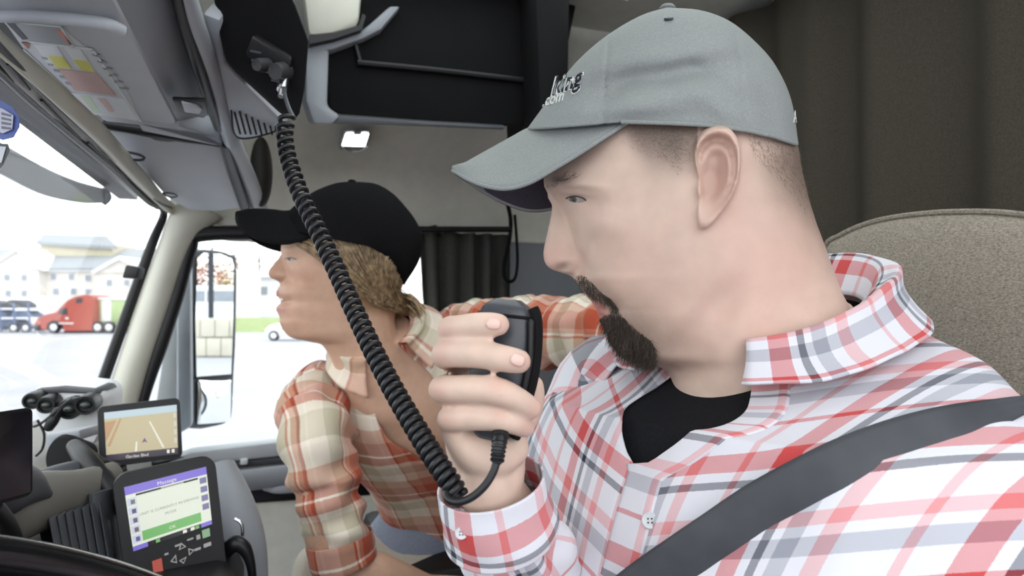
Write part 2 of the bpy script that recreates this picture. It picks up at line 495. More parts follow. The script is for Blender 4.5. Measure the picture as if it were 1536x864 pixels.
# rolled strip at the head of the sticker panel
b = MB(); b.tube([on_z(-60, 22, .262), on_z(60, 26, .262), on_z(150, 34, .262), on_z(184, 46, .262)], .006, 10, 20); b.build('panel_roll', M_grey, con)
# latch
b = MB()
b.prism([on_z(x, y, .264) for x, y in ((258, 151), (266, 168), (306, 178), (312, 172), (309, 153))], UP * .006)
lt = b.build('latch', M_black, con, bevel=.002)
b = MB(); b.prism([on_z(x, y, .261) for x, y in ((272, 155), (277, 169), (300, 172), (303, 165), (296, 160), (284, 157))], UP * .01); b.build('latch_lever', M_grey, lt, bevel=.002)
# struts
b = MB(); b.tube([P(262, -90, .62), P(287, 18, .74), P(318, 110, .9), P(347, 206, 1.1)], [.012, .013, .015, .017], 12, 40, flat=(1.2, .8)); b.build('strut', M_grey, con)
b = MB(); b.tube([P(252, -90, .60), P(272, 18, .72), P(304, 120, .88), P(328, 192, 1.04)], [.006, .007, .008, .007], 10, 40); b.build('dark_gap', M_black, con)
b = MB(); b.tube([P(345, 204, 1.12), P(357, 230, 1.2), P(374, 270, 1.33), P(392, 318, 1.5)], [.02, .017, .018, .02], 12, 30, flat=(1.1, .8)); b.build('strut', M_grey, con)
# speaker field with its grille
sp = prism_at('speaker_panel', [P(x, y, d) for x, y, d in ((302, 20, .80), (330, 30, .80), (337, 96, .87), (372, 132, .92), (425, 182, .98), (424, 198, 1.0), (372, 212, 1.06), (348, 208, 1.07), (322, 112, .92))], A(0, .03, .03), M_grey, con)
for k in range(7):
    x0 = 350 + k * 9.2; y0 = 162 + k * 4.6
    L = 40 - k * 4.6
    b = MB(); b.tube([P(x0, y0, .985), P(x0 + L * .26, y0 + L * .98, 1.005)], .0016, 6, 4); b.build('grille_slot', M_black, con)
b = MB(); b.tube([P(346, 160, .98), P(356, 206, 1.0), P(408, 199, .99), P(414, 190, .98)], .0015, 6, 20); b.build('grille_edge', M_black, con)
# passenger side compartment
pd = prism_at('compartment_door', [P(x, y, d) for x, y, d in ((160, 197, 1.06), (240, 206, 1.10), (336, 222, 1.14), (364, 312, 1.46), (330, 318, 1.5), (282, 316, 1.5), (248, 296, 1.42), (205, 248, 1.24))], A(0, .02, .04), M_grey, con, .008)
prism_at('compartment_gap', [P(x, y, d) for x, y, d in ((150, 186, 1.04), (336, 214, 1.12), (350, 216, 1.14), (384, 310, 1.5), (364, 314, 1.5), (334, 226, 1.16), (160, 200, 1.08))], A(0, .03, .03), M_black, con, .002)
b = MB(); b.tube([P(336, 216, 1.11), P(350, 260, 1.25), P(369, 316, 1.44)], [.008, .010, .010], 10, 20); b.build('edge_gap', M_black, con)
b = MB(); b.tube([P(150, 187, 1.02), P(240, 201, 1.06), P(338, 216, 1.10)], [.005, .006, .007], 10, 20); b.build('edge_gap', M_black, con)
b = MB(); b.tube(cr([P(x, y, d) for x, y, d in ((185, 228, 1.085), (205, 231, 1.09), (216, 236, 1.1), (212, 240, 1.105), (196, 239, 1.1), (184, 233, 1.09))], 24, closed=True), .0022, 6, cap=False); b.build('finger_recess', M_dgrey, con)
b = MB(); b.tube(cr([P(x, y, d) for x, y, d in ((244, 290, 1.36), (258, 290, 1.36), (266, 294, 1.38), (256, 296, 1.385))], 20, closed=True), .0018, 6, cap=False); b.build('finger_recess', M_dgrey, con)
# oval dark end of the console beside the wall
b = MB(); b.ball(P(392, 258, 1.42), (.022, .03, .075), 20, 14); b.build('end_cap', mat('brown_black_plastic', srgb(48, 45, 42), .6), con)

# printed warning sticker: flat print built from thin pieces
stk = thing('warning_sticker', on_z(110, 120, .268), 'white warning sticker with yellow and red blocks on the grey overhead panel', 'sticker')
def sticker(name, pts, z, m):
    b = MB(); b.prism([on_z(x, y, z) for x, y in pts], UP * .0006); return b.build(name, m, stk, smooth=False)
pm = lambda n, c: mat(n, srgb(*c), .5, .03, 30)
sticker('backing', [(6, 32), (92, 41), (132, 74), (142, 78), (190, 136), (212, 183), (176, 176), (132, 170), (78, 112), (36, 74)], .2694, pm('print_pale_grey', (206, 211, 217)))
sticker('dark_block', [(8, 33), (20, 34), (42, 59), (34, 60)], .2688, pm('print_navy', (40, 46, 60)))
sticker('grey_block', [(22, 35), (90, 42), (108, 69), (46, 62)], .2688, pm('print_grey', (160, 168, 172)))
sticker('red_strip', [(82, 45), (92, 46), (108, 67), (102, 67)], .2684, pm('print_coral', (214, 150, 140)))
sticker('warning_triangle', [(32, 64), (45, 65), (43, 74)], .2684, pm('print_rust', (150, 84, 66)))
sticker('white_block', [(50, 67), (85, 69), (104, 100), (75, 100)], .2688, pm('print_white', (226, 232, 234)))
sticker('white_block', [(96, 71), (120, 74), (141, 104), (118, 102)], .2688, bpy.data.materials['print_white'])
sticker('yellow_block', [(72, 84), (94, 86), (107, 103), (86, 102)], .2684, pm('print_yellow', (220, 218, 96)))
sticker('yellow_block', [(110, 90), (130, 92), (142, 108), (122, 105)], .2684, bpy.data.materials['print_yellow'])
sticker('rose_block', [(88, 104), (144, 110), (175, 144), (112, 136)], .2686, pm('print_rose', (204, 172, 166)))
sticker('white_foot', [(104, 139), (186, 148), (208, 181), (134, 171)], .2687, bpy.data.materials['print_white'])
sticker('green_patch', [(120, 143), (134, 144), (152, 170), (140, 169)], .2684, pm('print_mint', (206, 224, 200)))
sticker('pink_patch', [(146, 147), (158, 148), (172, 168), (164, 168)], .2684, pm('print_pink', (226, 196, 190)))
for q_ in ([(6, 31), (92, 40), (92, 42), (6, 33)], [(92, 40), (110, 70), (107, 70), (90, 42)], [(42, 62), (108, 70), (108, 72), (43, 64)], [(112, 70), (140, 74), (140, 76), (112, 72)], [(140, 74), (213, 183), (210, 183), (138, 75)], [(36, 74), (106, 140), (104, 141), (34, 75)]):
    sticker('outline', q_, .2684, bpy.data.materials['print_white'])
for k in range(6):
    sticker('text_line', [(138 + k * 8.2, 82 + k * 10), (152 + k * 8.2, 84 + k * 10), (153 + k * 8.2, 86 + k * 10), (139 + k * 8.2, 84 + k * 10)], .2684, bpy.data.materials['print_grey'])
for k in range(5):
    sticker('text_line', [(62 + k * 9, 86 + k * 9.5), (70 + k * 9, 87 + k * 9.5), (72 + k * 9, 90 + k * 9.5), (64 + k * 9, 89 + k * 9.5)], .2684, bpy.data.materials['print_grey'])

# ---- black radio pocket above the driver's view
rad = thing('radio', P(392, 110, .76), 'black two way radio in its overhead pocket with cord plugged in', 'radio')
poly = [(318, -40), (322, 20), (338, 92), (352, 108), (428, 178), (448, 180), (458, 130), (464, 60), (444, 6), (420, -40)]
pk = prism_at('pocket', [P(x, y, .78 - .0006 * (x - 390)) for x, y in poly], nrm(ray(392, 75)) * .15, M_matte, rad, .012)
b = MB(); c = [P(x, y, d) for x, y, d in ((378, 52, .77), (438, 86, .742), (432, 112, .74), (366, 84, .772))]
b.prism(c, A(0, .02, .01)); b.build('faceplate', M_black, rad, bevel=.004)
for x, y, r_ in ((401, 98, .008), (428, 108, .011)):
    b = MB(); b.lathe(P(x, y, .752), A(-.25, -.9, -.3), [(0, r_), (.012, r_ * .95), (.02, r_ * .8), (.021, r_ * .3)], 18); b.build('knob', mat('knob_grey', srgb(58, 58, 60), .4), rad)
for x, y in ((376, 76), (378, 90), (392, 106), (408, 120)):
    b = MB(); b.tube([P(x, y, .75), P(x + 14, y + 3, .745)], .0012, 6, 4, round_cap=True); b.build('trim_glint', M_dgrey, rad)
b = MB(); b.lathe(P(426, 124, .745), A(0, -.5, -.86), [(-.01, .006), (.012, .006), (.013, .004), (.022, .003)], 14); b.build('plug', M_chrome, rad)
b = MB(); b.tube([P(426, 132, .735), P(428, 146, .70), P(434, 164, .67), P(441, 178, .655)], .0022, 8, 20); b.build('lead', M_dgrey, rad)

# ================================================================ overhead storage over the passenger seat
cb = thing('overhead_cabinet', cab(.32, 1.35, .35), 'black open overhead storage shelf with pale rim beyond the radio', 'cabinet')
n0 = 1.28
prism_at('recess', [on_n(x, y, n0) for x, y in ((488, -60), (488, 70), (492, 164), (520, 176), (640, 184), (752, 190), (830, 190), (880, -60))], N * .3 + UP * .11, M_matte, cb, .01)
prism_at('rim', [on_n(x, y, n0 - .02) for x, y in ((458, 150), (458, 62), (490, 60), (494, 74), (491, 160), (512, 174), (500, 186), (470, 186))], N * .12 + UP * .03, M_grey2, cb, .008)
prism_at('bottom_rim', [on_n(x, y, n0 - .012) for x, y in ((470, 186), (505, 172), (640, 182), (760, 189), (757, 195), (640, 190), (520, 186))], N * .05 + UP * .02, M_dgrey, cb, .005)
prism_at('upper_rim', [on_n(x, y, n0 - .022) for x, y in ((464, 66), (540, 46), (556, 34), (585, 8), (602, 8), (572, 44), (545, 58), (500, 74), (464, 80))], N * .05, M_grey2, cb, .006)
b = MB(); b.tube([on_n(536, 94, n0 - .006), on_n(660, 106, n0 - .006), on_n(800, 122, n0 - .006)], .006, 8, 20); b.build('shelf_edge', M_black, cb)
b = MB(); b.tube([on_n(536, 30, n0 - .006), on_n(533, 62, n0 - .006), on_n(540, 92, n0 - .006)], .005, 8, 14); b.build('side_edge', M_black, cb)
prism_at('corner_panel', [on_n(x, y, n0 - .045) for x, y in ((452, -30), (545, -30), (540, 26), (536, 40), (500, 50), (462, 54))], N * .03, M_cream, cb, .012)
prism_at('corner_gap', [on_n(x, y, n0 - .04) for x, y in ((464, 54), (500, 50), (538, 38), (544, 20), (549, 24), (543, 44), (502, 58), (464, 66))], N * .02, M_black, cb, 0)
prism_at('back_edge', [on_n(x, y, 1.2) for x, y in ((800, -60), (860, -60), (856, 260), (812, 268))], N * .2, M_matte, cb, .02)

# ---- reading lamp in the beige wall
lamp_n = None
lp_d = 1.83 / (N[1] + N[0] * (534 - CX) / F_PX)
def wp(x, y, off):  # a point on the curved right wall near the lamp
    q = P(x, y, lp_d); z = q[2] - CAMZ
    dn = np.interp(z, [.118, .24, .33, .42, .5, .58], [0, 0, -.03, -.09, -.19, -.33])
    return on_n(x, y, 1.83 + dn - off - .012)
lamp = thing('reading_lamp', wp(534, 212, .0), 'small lit reading lamp set in the beige wall above the window', 'lamp')
b = MB(); b.prism([wp(x, y, .012) for x, y in ((514, 194), (557, 196), (558, 202), (551, 222), (510, 222), (509, 214))], N * .02); b.build('bezel', M_grey2, lamp, bevel=.004)
b = MB(); b.prism([wp(x, y, .017) for x, y in ((519, 199), (554, 199), (548, 219), (513, 218))], N * .01)
b.build('lens', emis('lamp_lens_glow', (1, .97, .88), 6.5), lamp, bevel=.003)
b = MB(); b.prism([wp(x, y, .018) for x, y in ((530, 197), (543, 197), (542, 202), (531, 202))], N * .008); b.build('switch', M_grey, lamp, bevel=.001)
b = MB(); b.tube([wp(x, y, .014) for x, y in ((511, 218), (524, 226), (540, 226), (552, 218))], .0025, 8, 14); b.build('rim', M_chrome, lamp)

# ================================================================ curtains
def cloth_mat(name, c1, c2, sc=400):
    t = NT(name); n = t.noise(sc, 3); t.base(t.ramp(n, [(.3, c1), (.7, c2)])); t.set(Roughness=.95, Specular_IOR_Level=.1)
    t.bump(t.noise(sc * 2, 2), .3, .0006); return t.m
M_curt = cloth_mat('taupe_curtain_cloth', srgb(66, 62, 55), srgb(78, 73, 64))
def curtain(name, p0, p1, z0, z1, nf, amp, m, seed, **k):
    nx, nz = 240, 14; rows = []
    d = nrm(p1 - p0); q = np.cross(UP, d)
    for j in range(nz):
        t = j / (nz - 1); row = []
        for i in range(nx):
            u = i / (nx - 1)
            a = amp * (.6 + .4 * t) * (math.sin(u * nf * 6.283 + 1.3 * math.sin(u * 9 + seed)) + .4 * math.sin(u * nf * 13.1 + seed))
            row.append(p0 * (1 - u) + p1 * u + q * a + UP * (z0 * (1 - t) + z1 * t))
        rows.append(row)
    b = MB(); b.grid(np.array(rows)); o = b.build(name, m, sharp=80, **k)
    s = o.modifiers.new('t', 'SOLIDIFY'); s.thickness = .003; return o
curtain('sleeper_curtain', cab(.93, 1.78, 0), cab(.93, -.15, 0), .6, -1.0, 9, .022, M_curt, 2.0,
        label='dark taupe sleeper curtain hanging in folds behind the driver', category='curtain')
M_curt2 = cloth_mat('dark_grey_curtain_cloth', srgb(62, 64, 62), srgb(84, 85, 80))
e0, e1 = on_n(628, 400, 1.76), on_n(764, 400, 1.76)
rows = []
for j in range(16):
    t = j / 15; row = []
    for i in range(70):
        u = i / 69
        a = .014 * math.sin(u * 6.283 * 5 + .6 * math.sin(4 * t)) + .006 * math.sin(u * 41)
        uu = u * (1 - .0 * t) + (.22 * t * (1 - u) ** 2)
        q = e0 * (1 - uu) + e1 * uu; q = q + N * a; q[2] = CAMZ + .2 - t * .8
        row.append(q)
    rows.append(row)
b = MB(); b.grid(np.array(rows)); o = b.build('window_curtain', M_curt2, sharp=80, label='dark grey bunched curtain beside the passenger window', category='curtain')
s_ = o.modifiers.new('t', 'SOLIDIFY'); s_.thickness = .003
b = MB(); b.tube([on_n(600, 344, 1.70), on_n(766, 344, 1.70)], .008, 10, 8); b.build('curtain_rail', M_black, label='black curtain rail under the beige wall above the passenger window', category='rail')
b = MB()
sp_ = cr([on_n(x, y, 1.70) for x, y in ((760, 300), (766, 330), (764, 360), (757, 392), (756, 412), (762, 422), (772, 418), (776, 396), (775, 360), (772, 322))], 60)
b.tube(sp_, .0055, 8, flat=(1, .5)); b.build('hanging_strap', M_matte, label='thin black strap loop hanging from the rail beneath the cap brim', category='strap')

# ================================================================ outside: the yard
M_asph = mat('pale_asphalt', srgb(168, 168, 174), .9, .06, .35)
M_paint = mat('line_paint', srgb(236, 236, 232), .8, .04, 3)
M_grass = mat('short_grass', srgb(142, 154, 106), .95, .2, 2)
mb = MB(); mb.grid(np.array([[A(x, y, 0) for x in np.linspace(-160, 160, 9)] for y in np.linspace(-60, 240, 9)]))
ground = mb.build('ground', M_asph, kind='structure')
def gpt(px, py): return on_z(px, py, -CAMZ)
for y in (598, 632):
    a, c = gpt(330, y), gpt(700, y - 4); w_ = A(0, .12, 0)
    b = MB(); b.prism([a - w_, c - w_, c + w_, a + w_], UP * .004); b.build('painted_line', M_paint, ground, smooth=False)
for k in range(5):
    a, c = gpt(-60 + 44 * k, 506), gpt(-140 + 36 * k, 516); w_ = A(.1, .0, 0)
    b = MB(); b.prism([a - w_, c - w_, c + w_, a + w_], UP * .004); b.build('painted_line', M_paint, ground, smooth=False)

def X(px, py, d): return P(px, py, d)
def slab(b, x0, y0, x1, y1, d, depth, mi=0):
    """upright block whose front face spans these photo pixels at distance d"""
    p = [X(x0, y0, d), X(x1, y0, d), X(x1, y1, d), X(x0, y1, d)]; return b.prism(p, A(0, depth, 0), mi)
gy = lambda d: CY + CAMZ * 1000 / d

M_stucco = mat('pale_stucco', srgb(226, 220, 212), .9, .03, 1)
M_roof = mat('blue_grey_shingles', srgb(156, 160, 164), .9, .08, 4)
M_tan = mat('tan_stucco', srgb(204, 196, 172), .9, .04, 1)
M_win = mat('window_dark', srgb(150, 156, 164), .3, .1, 2)
M_wtrim = mat('white_trim', srgb(238, 238, 238), .7, .02, 2)
d = 86.0
ho = thing('hotel', X(110, gy(d), d), 'pale two storey hotel with blue grey roof and gables behind the red truck', 'building')
b = MB(); slab(b, -140, 402, 330, gy(d), d, 14); b.build('wall', M_stucco, ho, smooth=False)
b = MB()
rp = [X(-150, 405, d - .6), X(340, 405, d - .6), X(300, 376, d + 7), X(-110, 376, d + 7)]
b.prism(rp, UP * .25); b.prism([X(-150, 405, d + 14), X(340, 405, d + 14), X(300, 376, d + 7), X(-110, 376, d + 7)][::-1], UP * .25); b.build('roof', M_roof, ho, smooth=False)
b = MB(); slab(b, 60, 366, 168, 384, d + 4, 6); tw = b.build('tower', M_tan, ho, smooth=False)
b = MB(); b.prism([X(54, 367, d + 3.4), X(176, 374, d + 3.4), X(160, 358, d + 6), X(66, 355, d + 6)], UP * .4); b.build('tower_roof', M_roof, tw, smooth=False)
for gx0, gxp, gx1, py_, pb in ((-24, 24, 62, 375, 404), (138, 178, 226, 388, 409), (-120, -80, -40, 378, 405)):
    b = MB(); b.prism([X(gx0, pb, d - 1.6), X(gx1, pb, d - 1.6), X(gxp, py_, d - 1.6)], A(0, 6, 0)); slab(b, gx0 + 4, pb, gx1 - 4, gy(d), d - 1.4, 3)
    gb = b.build('gable', M_stucco, ho, smooth=False)
    b = MB()
    for (xa, xb_) in ((gx0, gxp), (gx1, gxp)):
        b.prism([X(xa, pb + 2, d - 2), X(xa, pb - 3, d - 2), X(xb_, py_ - 4, d - 2), X(xb_, py_ + 1, d - 2)], A(0, 7, 0))
    b.build('gable_trim', M_wtrim, gb, smooth=False)
def hwin(x, y, w_, h_, dd):
    b = MB(); slab(b, x - w_ / 2 - 1, y - h_ / 2 - 1, x + w_ / 2 + 1, y + h_ / 2 + 1, dd - .12, .2); f_ = b.build('window', M_wtrim, ho, smooth=False)
    b = MB(); slab(b, x - w_ / 2, y - h_ / 2, x + w_ / 2, y + h_ / 2, dd - .16, .1); b.build('pane', M_win, f_, smooth=False)
for x, y, dd in ((10, 416, d - 1.4), (36, 416, d - 1.4), (80, 415, d), (107, 415, d), (132, 417, d), (164, 424, d - 1.4), (190, 424, d - 1.4), (84, 437, d), (110, 437, d), (12, 440, d - 1.4), (36, 440, d - 1.4), (132, 438, d)): hwin(x, y, 8, 9, dd)
b = MB(); slab(b, 74, 403, 160, 407, d - .5, .5); b.build('eave', M_wtrim, ho, smooth=False)

# ---- red semi truck seen from its side
M_red = mat('red_truck_paint', srgb(172, 78, 64), .35, .06, 3, spec=.5)
M_tyre = mat('tyre_rubber', srgb(40, 40, 44), .8, .1, 6)
M_rim = mat('pale_rim', srgb(226, 226, 228), .35, .05, 10)
M_tint = mat('tinted_window', srgb(44, 52, 58), .15, .1, 3, spec=.6)
M_trk = mat('chassis_dark', srgb(58, 60, 68), .7, .2, 3)
d = 56.0; k_ = d / 1000
tr = thing('semi_truck', X(96, gy(d), d), 'red sleeper cab semi truck parked across the yard facing left', 'truck')
sil = [(53, 494), (52, 484), (56, 477), (70, 471), (84, 468), (92, 459), (100, 451), (112, 445), (126, 442), (137, 443), (139, 460), (139, 496), (96, 497), (94, 488), (88, 482), (78, 481), (71, 486), (69, 495)]
b = MB(); b.prism([X(x, y, d) for x, y in sil], A(0, 2.5, 0)); cabm = b.build('cab', M_red, tr, bevel=.05, smooth=False)
b = MB(); b.prism([X(x, y, d - .03) for x, y in ((88, 471), (91, 463), (100, 462), (101, 472))], A(0, .06, 0)); b.build('side_window', M_tint, cabm, smooth=False)
b = MB(); b.prism([X(x, y, d - .03) for x, y in ((114, 448), (123, 447), (123, 454), (114, 455))], A(0, .06, 0)); b.build('sleeper_window', M_tint, cabm, smooth=False)
b = MB(); slab(b, 88, 484, 110, 486, d - .05, .1); slab(b, 98, 476, 102, 479, d - .1, .1); b.build('chrome_step', M_rim, cabm, smooth=False)
b = MB(); slab(b, 51, 488, 60, 496, d - .05, 2.6); b.build('bumper', M_trk, tr, bevel=.03)
b = MB(); b.tube([X(136, 440, d + .2), X(136, 466, d + .2)], .08, 8, 4); b.build('exhaust_stack', M_rim, tr)
b = MB(); slab(b, 96, 494, 180, 499, d + .3, 1.6); b.build('chassis', M_trk, tr)
def wheel(px, py, rpx, dd, par):
    c = X(px, py, dd); r_ = rpx * dd / 1000
    b = MB(); b.lathe(c, A(0, 1, 0), [(0, r_ * .62), (-.02, r_ * .9), (.02, r_), (.3, r_), (.32, r_ * .6)], 24); w_ = b.build('wheel', M_tyre, par)
    b = MB(); b.lathe(c, A(0, -1, 0), [(-.05, r_ * .64), (.0, r_ * .62), (.02, r_ * .4), (.06, r_ * .3), (.07, r_ * .05)], 18); b.build('wheel_rim', M_rim, w_)
for x in (80, 146, 163): wheel(x, 491, 8.6, d, tr)
d2 = 57.5
tl = thing('trailer', X(200, gy(d2), d2), 'green and white box trailer coupled behind the red truck', 'trailer')
b = MB(); slab(b, 143, 448, 300, 486, d2 - .6, 2.6); b.build('box', mat('pale_green_panel', srgb(176, 196, 142), .5, .05, 2), tl, bevel=.04)
b = MB(); slab(b, 142, 446, 300, 450, d2 - .7, 2.7); b.build('top_rail', M_wtrim, tl, bevel=.02)
b = MB(); slab(b, 152, 451, 166, 482, d2 - .66, .1); b.build('white_panel', M_wtrim, tl)
b = MB(); slab(b, 176, 486, 300, 490, d2 - .4, 2.2); b.build('underframe', M_trk, tl)
# ---- car hauler and white tractors at the far left
M_blue = mat('blue_grey_metal', srgb(96, 112, 146), .5, .1, 3)
M_whp = mat('white_truck_paint', srgb(232, 234, 238), .4, .03, 3)
d = 58.0
ch = thing('car_hauler', X(10, gy(d), d), 'blue and white car hauler trailer standing left of the red truck', 'trailer')
for y in (462, 476, 490):
    b = MB(); slab(b, -120, y, 56, y + 2.6, d, 2.4); b.build('deck', M_whp if y < 480 else M_trk, ch)
for x in range(-112, 56, 22):
    b = MB(); b.tube([X(x, 455, d), X(x + 4, 499, d)], .09, 6, 3); b.build('post', M_blue, ch)
for x, y in ((-96, 456), (-58, 456), (-20, 456), (18, 456), (-84, 470), (-46, 470), (-8, 470), (30, 472), (-70, 484), (-30, 484), (10, 484)):
    b = MB(); b.prism([X(x - 16, y + 6, d + .4), X(x - 14, y, d + .4), X(x - 6, y - 6, d + .4), X(x + 6, y - 6, d + .4), X(x + 16, y, d + .4), X(x + 17, y + 6, d + .4)], A(0, 1.7, 0))
    b.build('carried_car', M_trk if y < 470 else M_blue, ch, bevel=.05)
for x in (-90, -60, 20, 38): wheel(x, 492, 7.2, d - .1, ch)
def tractor(px, dd, lab):
    t = thing('white_truck', X(px, gy(dd), dd), lab, 'truck', 'white tractors parked in a row')
    g_ = gy(dd)
    b = MB(); b.prism([X(px - 14, g_ - 6, dd), X(px + 14, g_ - 6, dd), X(px + 14, g_ - 30, dd), X(px + 10, g_ - 44, dd), X(px - 4, g_ - 46, dd), X(px - 14, g_ - 30, dd)], A(0, 2.2, 0)); c = b.build('cab', M_whp, t, bevel=.06)
    b = MB(); b.prism([X(px - 12, g_ - 30, dd - .04), X(px + 11, g_ - 30, dd - .04), X(px + 8, g_ - 41, dd - .04), X(px - 4, g_ - 43, dd - .04)], A(0, .08, 0)); b.build('windscreen', M_tint, c)
    for s in (-9, 9): wheel(px + s, g_ - 6, 6, dd - .05, t)
tractor(-4, 64, 'white tractor unit at the left edge of the parked row'); tractor(24, 69, 'white tractor unit in the middle of the parked row'); tractor(48, 75, 'white tractor unit nearest the red truck in the parked row')

# ---- grass bank, white car, far houses and trees beyond the passenger window
b = MB(); pts = []
for i, y in enumerate((476, 470, 463, 455)):
    pts.append([A((x - CX) * (58 + i * 6) / 1000, 58 + i * 6, (.02, .3, .9, 1.0)[i] - .02) for x in np.linspace(330, 720, 30)])
b.grid(np.array(pts)); gs = b.build('grass_bank', M_grass, kind='stuff', label='green grass bank beyond the white car', category='grass')
d = 44.0; car = thing('car', X(420, gy(d), d), 'small white car parked in front of the grass bank', 'car')
b = MB(); b.prism([X(x, y, d) for x, y in ((398, 505), (397, 495), (404, 488), (420, 484), (432, 474), (462, 472), (482, 484), (500, 488), (503, 505))], A(0, 1.7, 0)); cb_ = b.build('car_body', M_whp, car, bevel=.06)
b = MB(); b.prism([X(x, y, d - .03) for x, y in ((424, 484), (434, 476), (460, 475), (474, 484))], A(0, .06, 0)); b.build('car_window', M_tint, cb_)
for x in (410, 484): wheel(x, 503.6, 7.6, d - .06, car)
b = MB(); slab(b, 290, 415, 470, 483.2, 106, 10); sh = thing('warehouse', X(400, gy(106), 106), 'long low white warehouse behind the grass bank', 'building'); b.build('wall', M_wtrim, sh)
b = MB(); b.prism([X(286, 416, 105), X(474, 416, 105), X(470, 408, 111), X(292, 408, 111)], UP * .2); b.build('roof', mat('pale_roof', srgb(206, 208, 212), .8, .03, 1), sh)
for x in (364, 394, 424):
    b = MB(); slab(b, x - 7, 430, x + 7, 442, 105.9, .2); b.build('window', M_win, sh)
def tree(px, top, bot_, wpx, dd, col, lab, seed):
    t = thing('tree', X(px, gy(dd), dd), lab, 'tree', 'bare autumn trees on the far bank')
    b = MB(); b.tube([X(px, gy(dd), dd), X(px + 1, (top + bot_) / 2, dd), X(px - 1, top + 4, dd)], [.3, .22, .06], 8, 8); b.build('trunk', mat('bark_' + str(seed), srgb(120, 104, 98), .9), t)
    rn = random.Random(seed); b = MB(); c = X(px, (top + bot_) / 2, dd); hw, hh = wpx * dd / 2000, (bot_ - top) * dd / 2000
    for _ in range(420):
        u_ = A(rn.gauss(0, .42), rn.gauss(0, .42), rn.gauss(0, .42)); q = c + u_ * A(hw * 1.2, hw * 1.2, hh * 1.2); s = rn.uniform(.15, .4)
        a1, a2 = nrm(A(rn.gauss(0, 1), rn.gauss(0, 1), rn.gauss(0, 1))) * s, nrm(A(rn.gauss(0, 1), rn.gauss(0, 1), rn.gauss(0, 1))) * s
        b.add([q - a1, q + a2, q + a1], [[0, 1, 2]])
    o = b.build('crown', mat('leaf_' + str(seed), srgb(*col), .9, .15, 1), t, smooth=False, fix=False); o['kind'] = 'stuff'
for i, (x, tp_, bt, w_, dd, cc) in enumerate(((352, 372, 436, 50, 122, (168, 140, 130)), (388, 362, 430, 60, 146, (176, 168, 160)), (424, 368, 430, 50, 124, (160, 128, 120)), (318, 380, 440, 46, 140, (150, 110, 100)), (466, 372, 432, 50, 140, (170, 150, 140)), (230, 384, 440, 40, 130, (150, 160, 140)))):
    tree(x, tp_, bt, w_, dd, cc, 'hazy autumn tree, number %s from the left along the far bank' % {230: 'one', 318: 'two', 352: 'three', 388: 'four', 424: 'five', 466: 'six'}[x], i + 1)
b = MB(); pts = []
for y in (452, 438, 424): pts.append([X(x, y + 3 * math.sin(x * .011) + 2 * math.sin(x * .037), 150 + (452 - y)) for x in np.linspace(-500, 1400, 60)])
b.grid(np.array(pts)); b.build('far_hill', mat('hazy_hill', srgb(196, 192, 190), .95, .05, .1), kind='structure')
for x, dd, tp_, lab in ((318, 75, 372, 'grey light pole beyond the passenger mirror'),):
    lp_ = thing('light_pole', X(x, gy(dd), dd), lab, 'pole'); b = MB(); b.tube([X(x, gy(dd), dd), X(x, tp_, dd)], .14, 8, 4); b.build('shaft', M_trk, lp_)
    b = MB(); b.tube([X(x, tp_, dd), X(x + 14, tp_ - 3, dd)], .07, 6, 4); b.build('lamp_arm', M_trk, lp_)

# ---- passenger side mirror: housing, stalk, flat glass and wide glass
mc = on_n(320, 505, 2.12)
m_dir = nrm(R * .81 - N * .585); m_u = np.cross(UP, m_dir); m_u = m_u if m_u[0] > 0 else -m_u
sm = thing('side_mirror', on_n(300, 640, 2.12), 'tall grey passenger side mirror outside the door window', 'mirror')
def mpl(x, y, off=0.0): return on_plane(x, y, mc, m_dir) + m_dir * off
hp_ = [(286, 392), (289, 379), (300, 374), (328, 376), (346, 382), (353, 394), (352, 500), (349, 560), (346, 622), (340, 634), (320, 640), (296, 643), (289, 632), (285, 560), (284, 480)]
b = MB(); o_ = np.array([mpl(x, y) for x, y in hp_]); c_ = o_.mean(0); o_ = cr(o_, 60, closed=True)
b.grid(np.array([c_ + (o_ - c_) * s + m_dir * z for s, z in ((.985, .004), (1.0, -.004), (1.0, -.02), (.9, -.07), (.5, -.09), (.1, -.092))]), wrap=True, cap=True); b.build('housing', M_dgrey, sm, sharp=60)
M_mirror = NT('mirror_silver'); M_mirror.base((.93, .95, .95)); M_mirror.set(Metallic=1.0, Roughness=.0); M_mirror = M_mirror.m
gpx = [(292, 386), (302, 379), (328, 381), (344, 388), (347, 398), (346, 480), (343, 561), (291, 565), (289, 480)]
b = MB(); b.prism([mpl(x, y, .006) for x, y in gpx], m_dir * .003); b.build('mirror_glass', M_mirror, sm, smooth=False)
rows = []
for v_ in np.linspace(0, 1, 14):
    rows.append([mpl(293 + 49 * u_ - 1 * v_, 570 + 66 * v_ - 4 * u_ * v_, .006 + .010 * (1 - (2 * u_ - 1) ** 2) * (1 - (2 * v_ - 1) ** 2) + .002) for u_ in np.linspace(0, 1, 14)])
b = MB(); b.grid(np.array(rows)); wg = b.build('wide_mirror_glass', M_mirror, sm, fix=False); s_ = wg.modifiers.new('t', 'SOLIDIFY'); s_.thickness = .003; s_.offset = -1
b = MB(); b.tube([mpl(x, y, .008) for x, y in ((290, 567), (344, 563))], .003, 6, 4); b.build('divider', M_black, sm)
b = MB(); b.prism([on_n(x, y, 1.98) for x, y in ((262, 470), (268, 410), (286, 384), (287, 520), (288, 640), (262, 655))], N * .05); b.build('mirror_arm', M_grey2, sm, bevel=.01)
b = MB(); b.prism([on_n(x, y, 1.93) for x, y in ((228, 640), (246, 520), (266, 462), (266, 660), (226, 690))], N * .03); b.build('quarter_panel', M_grey, sm, bevel=.006)
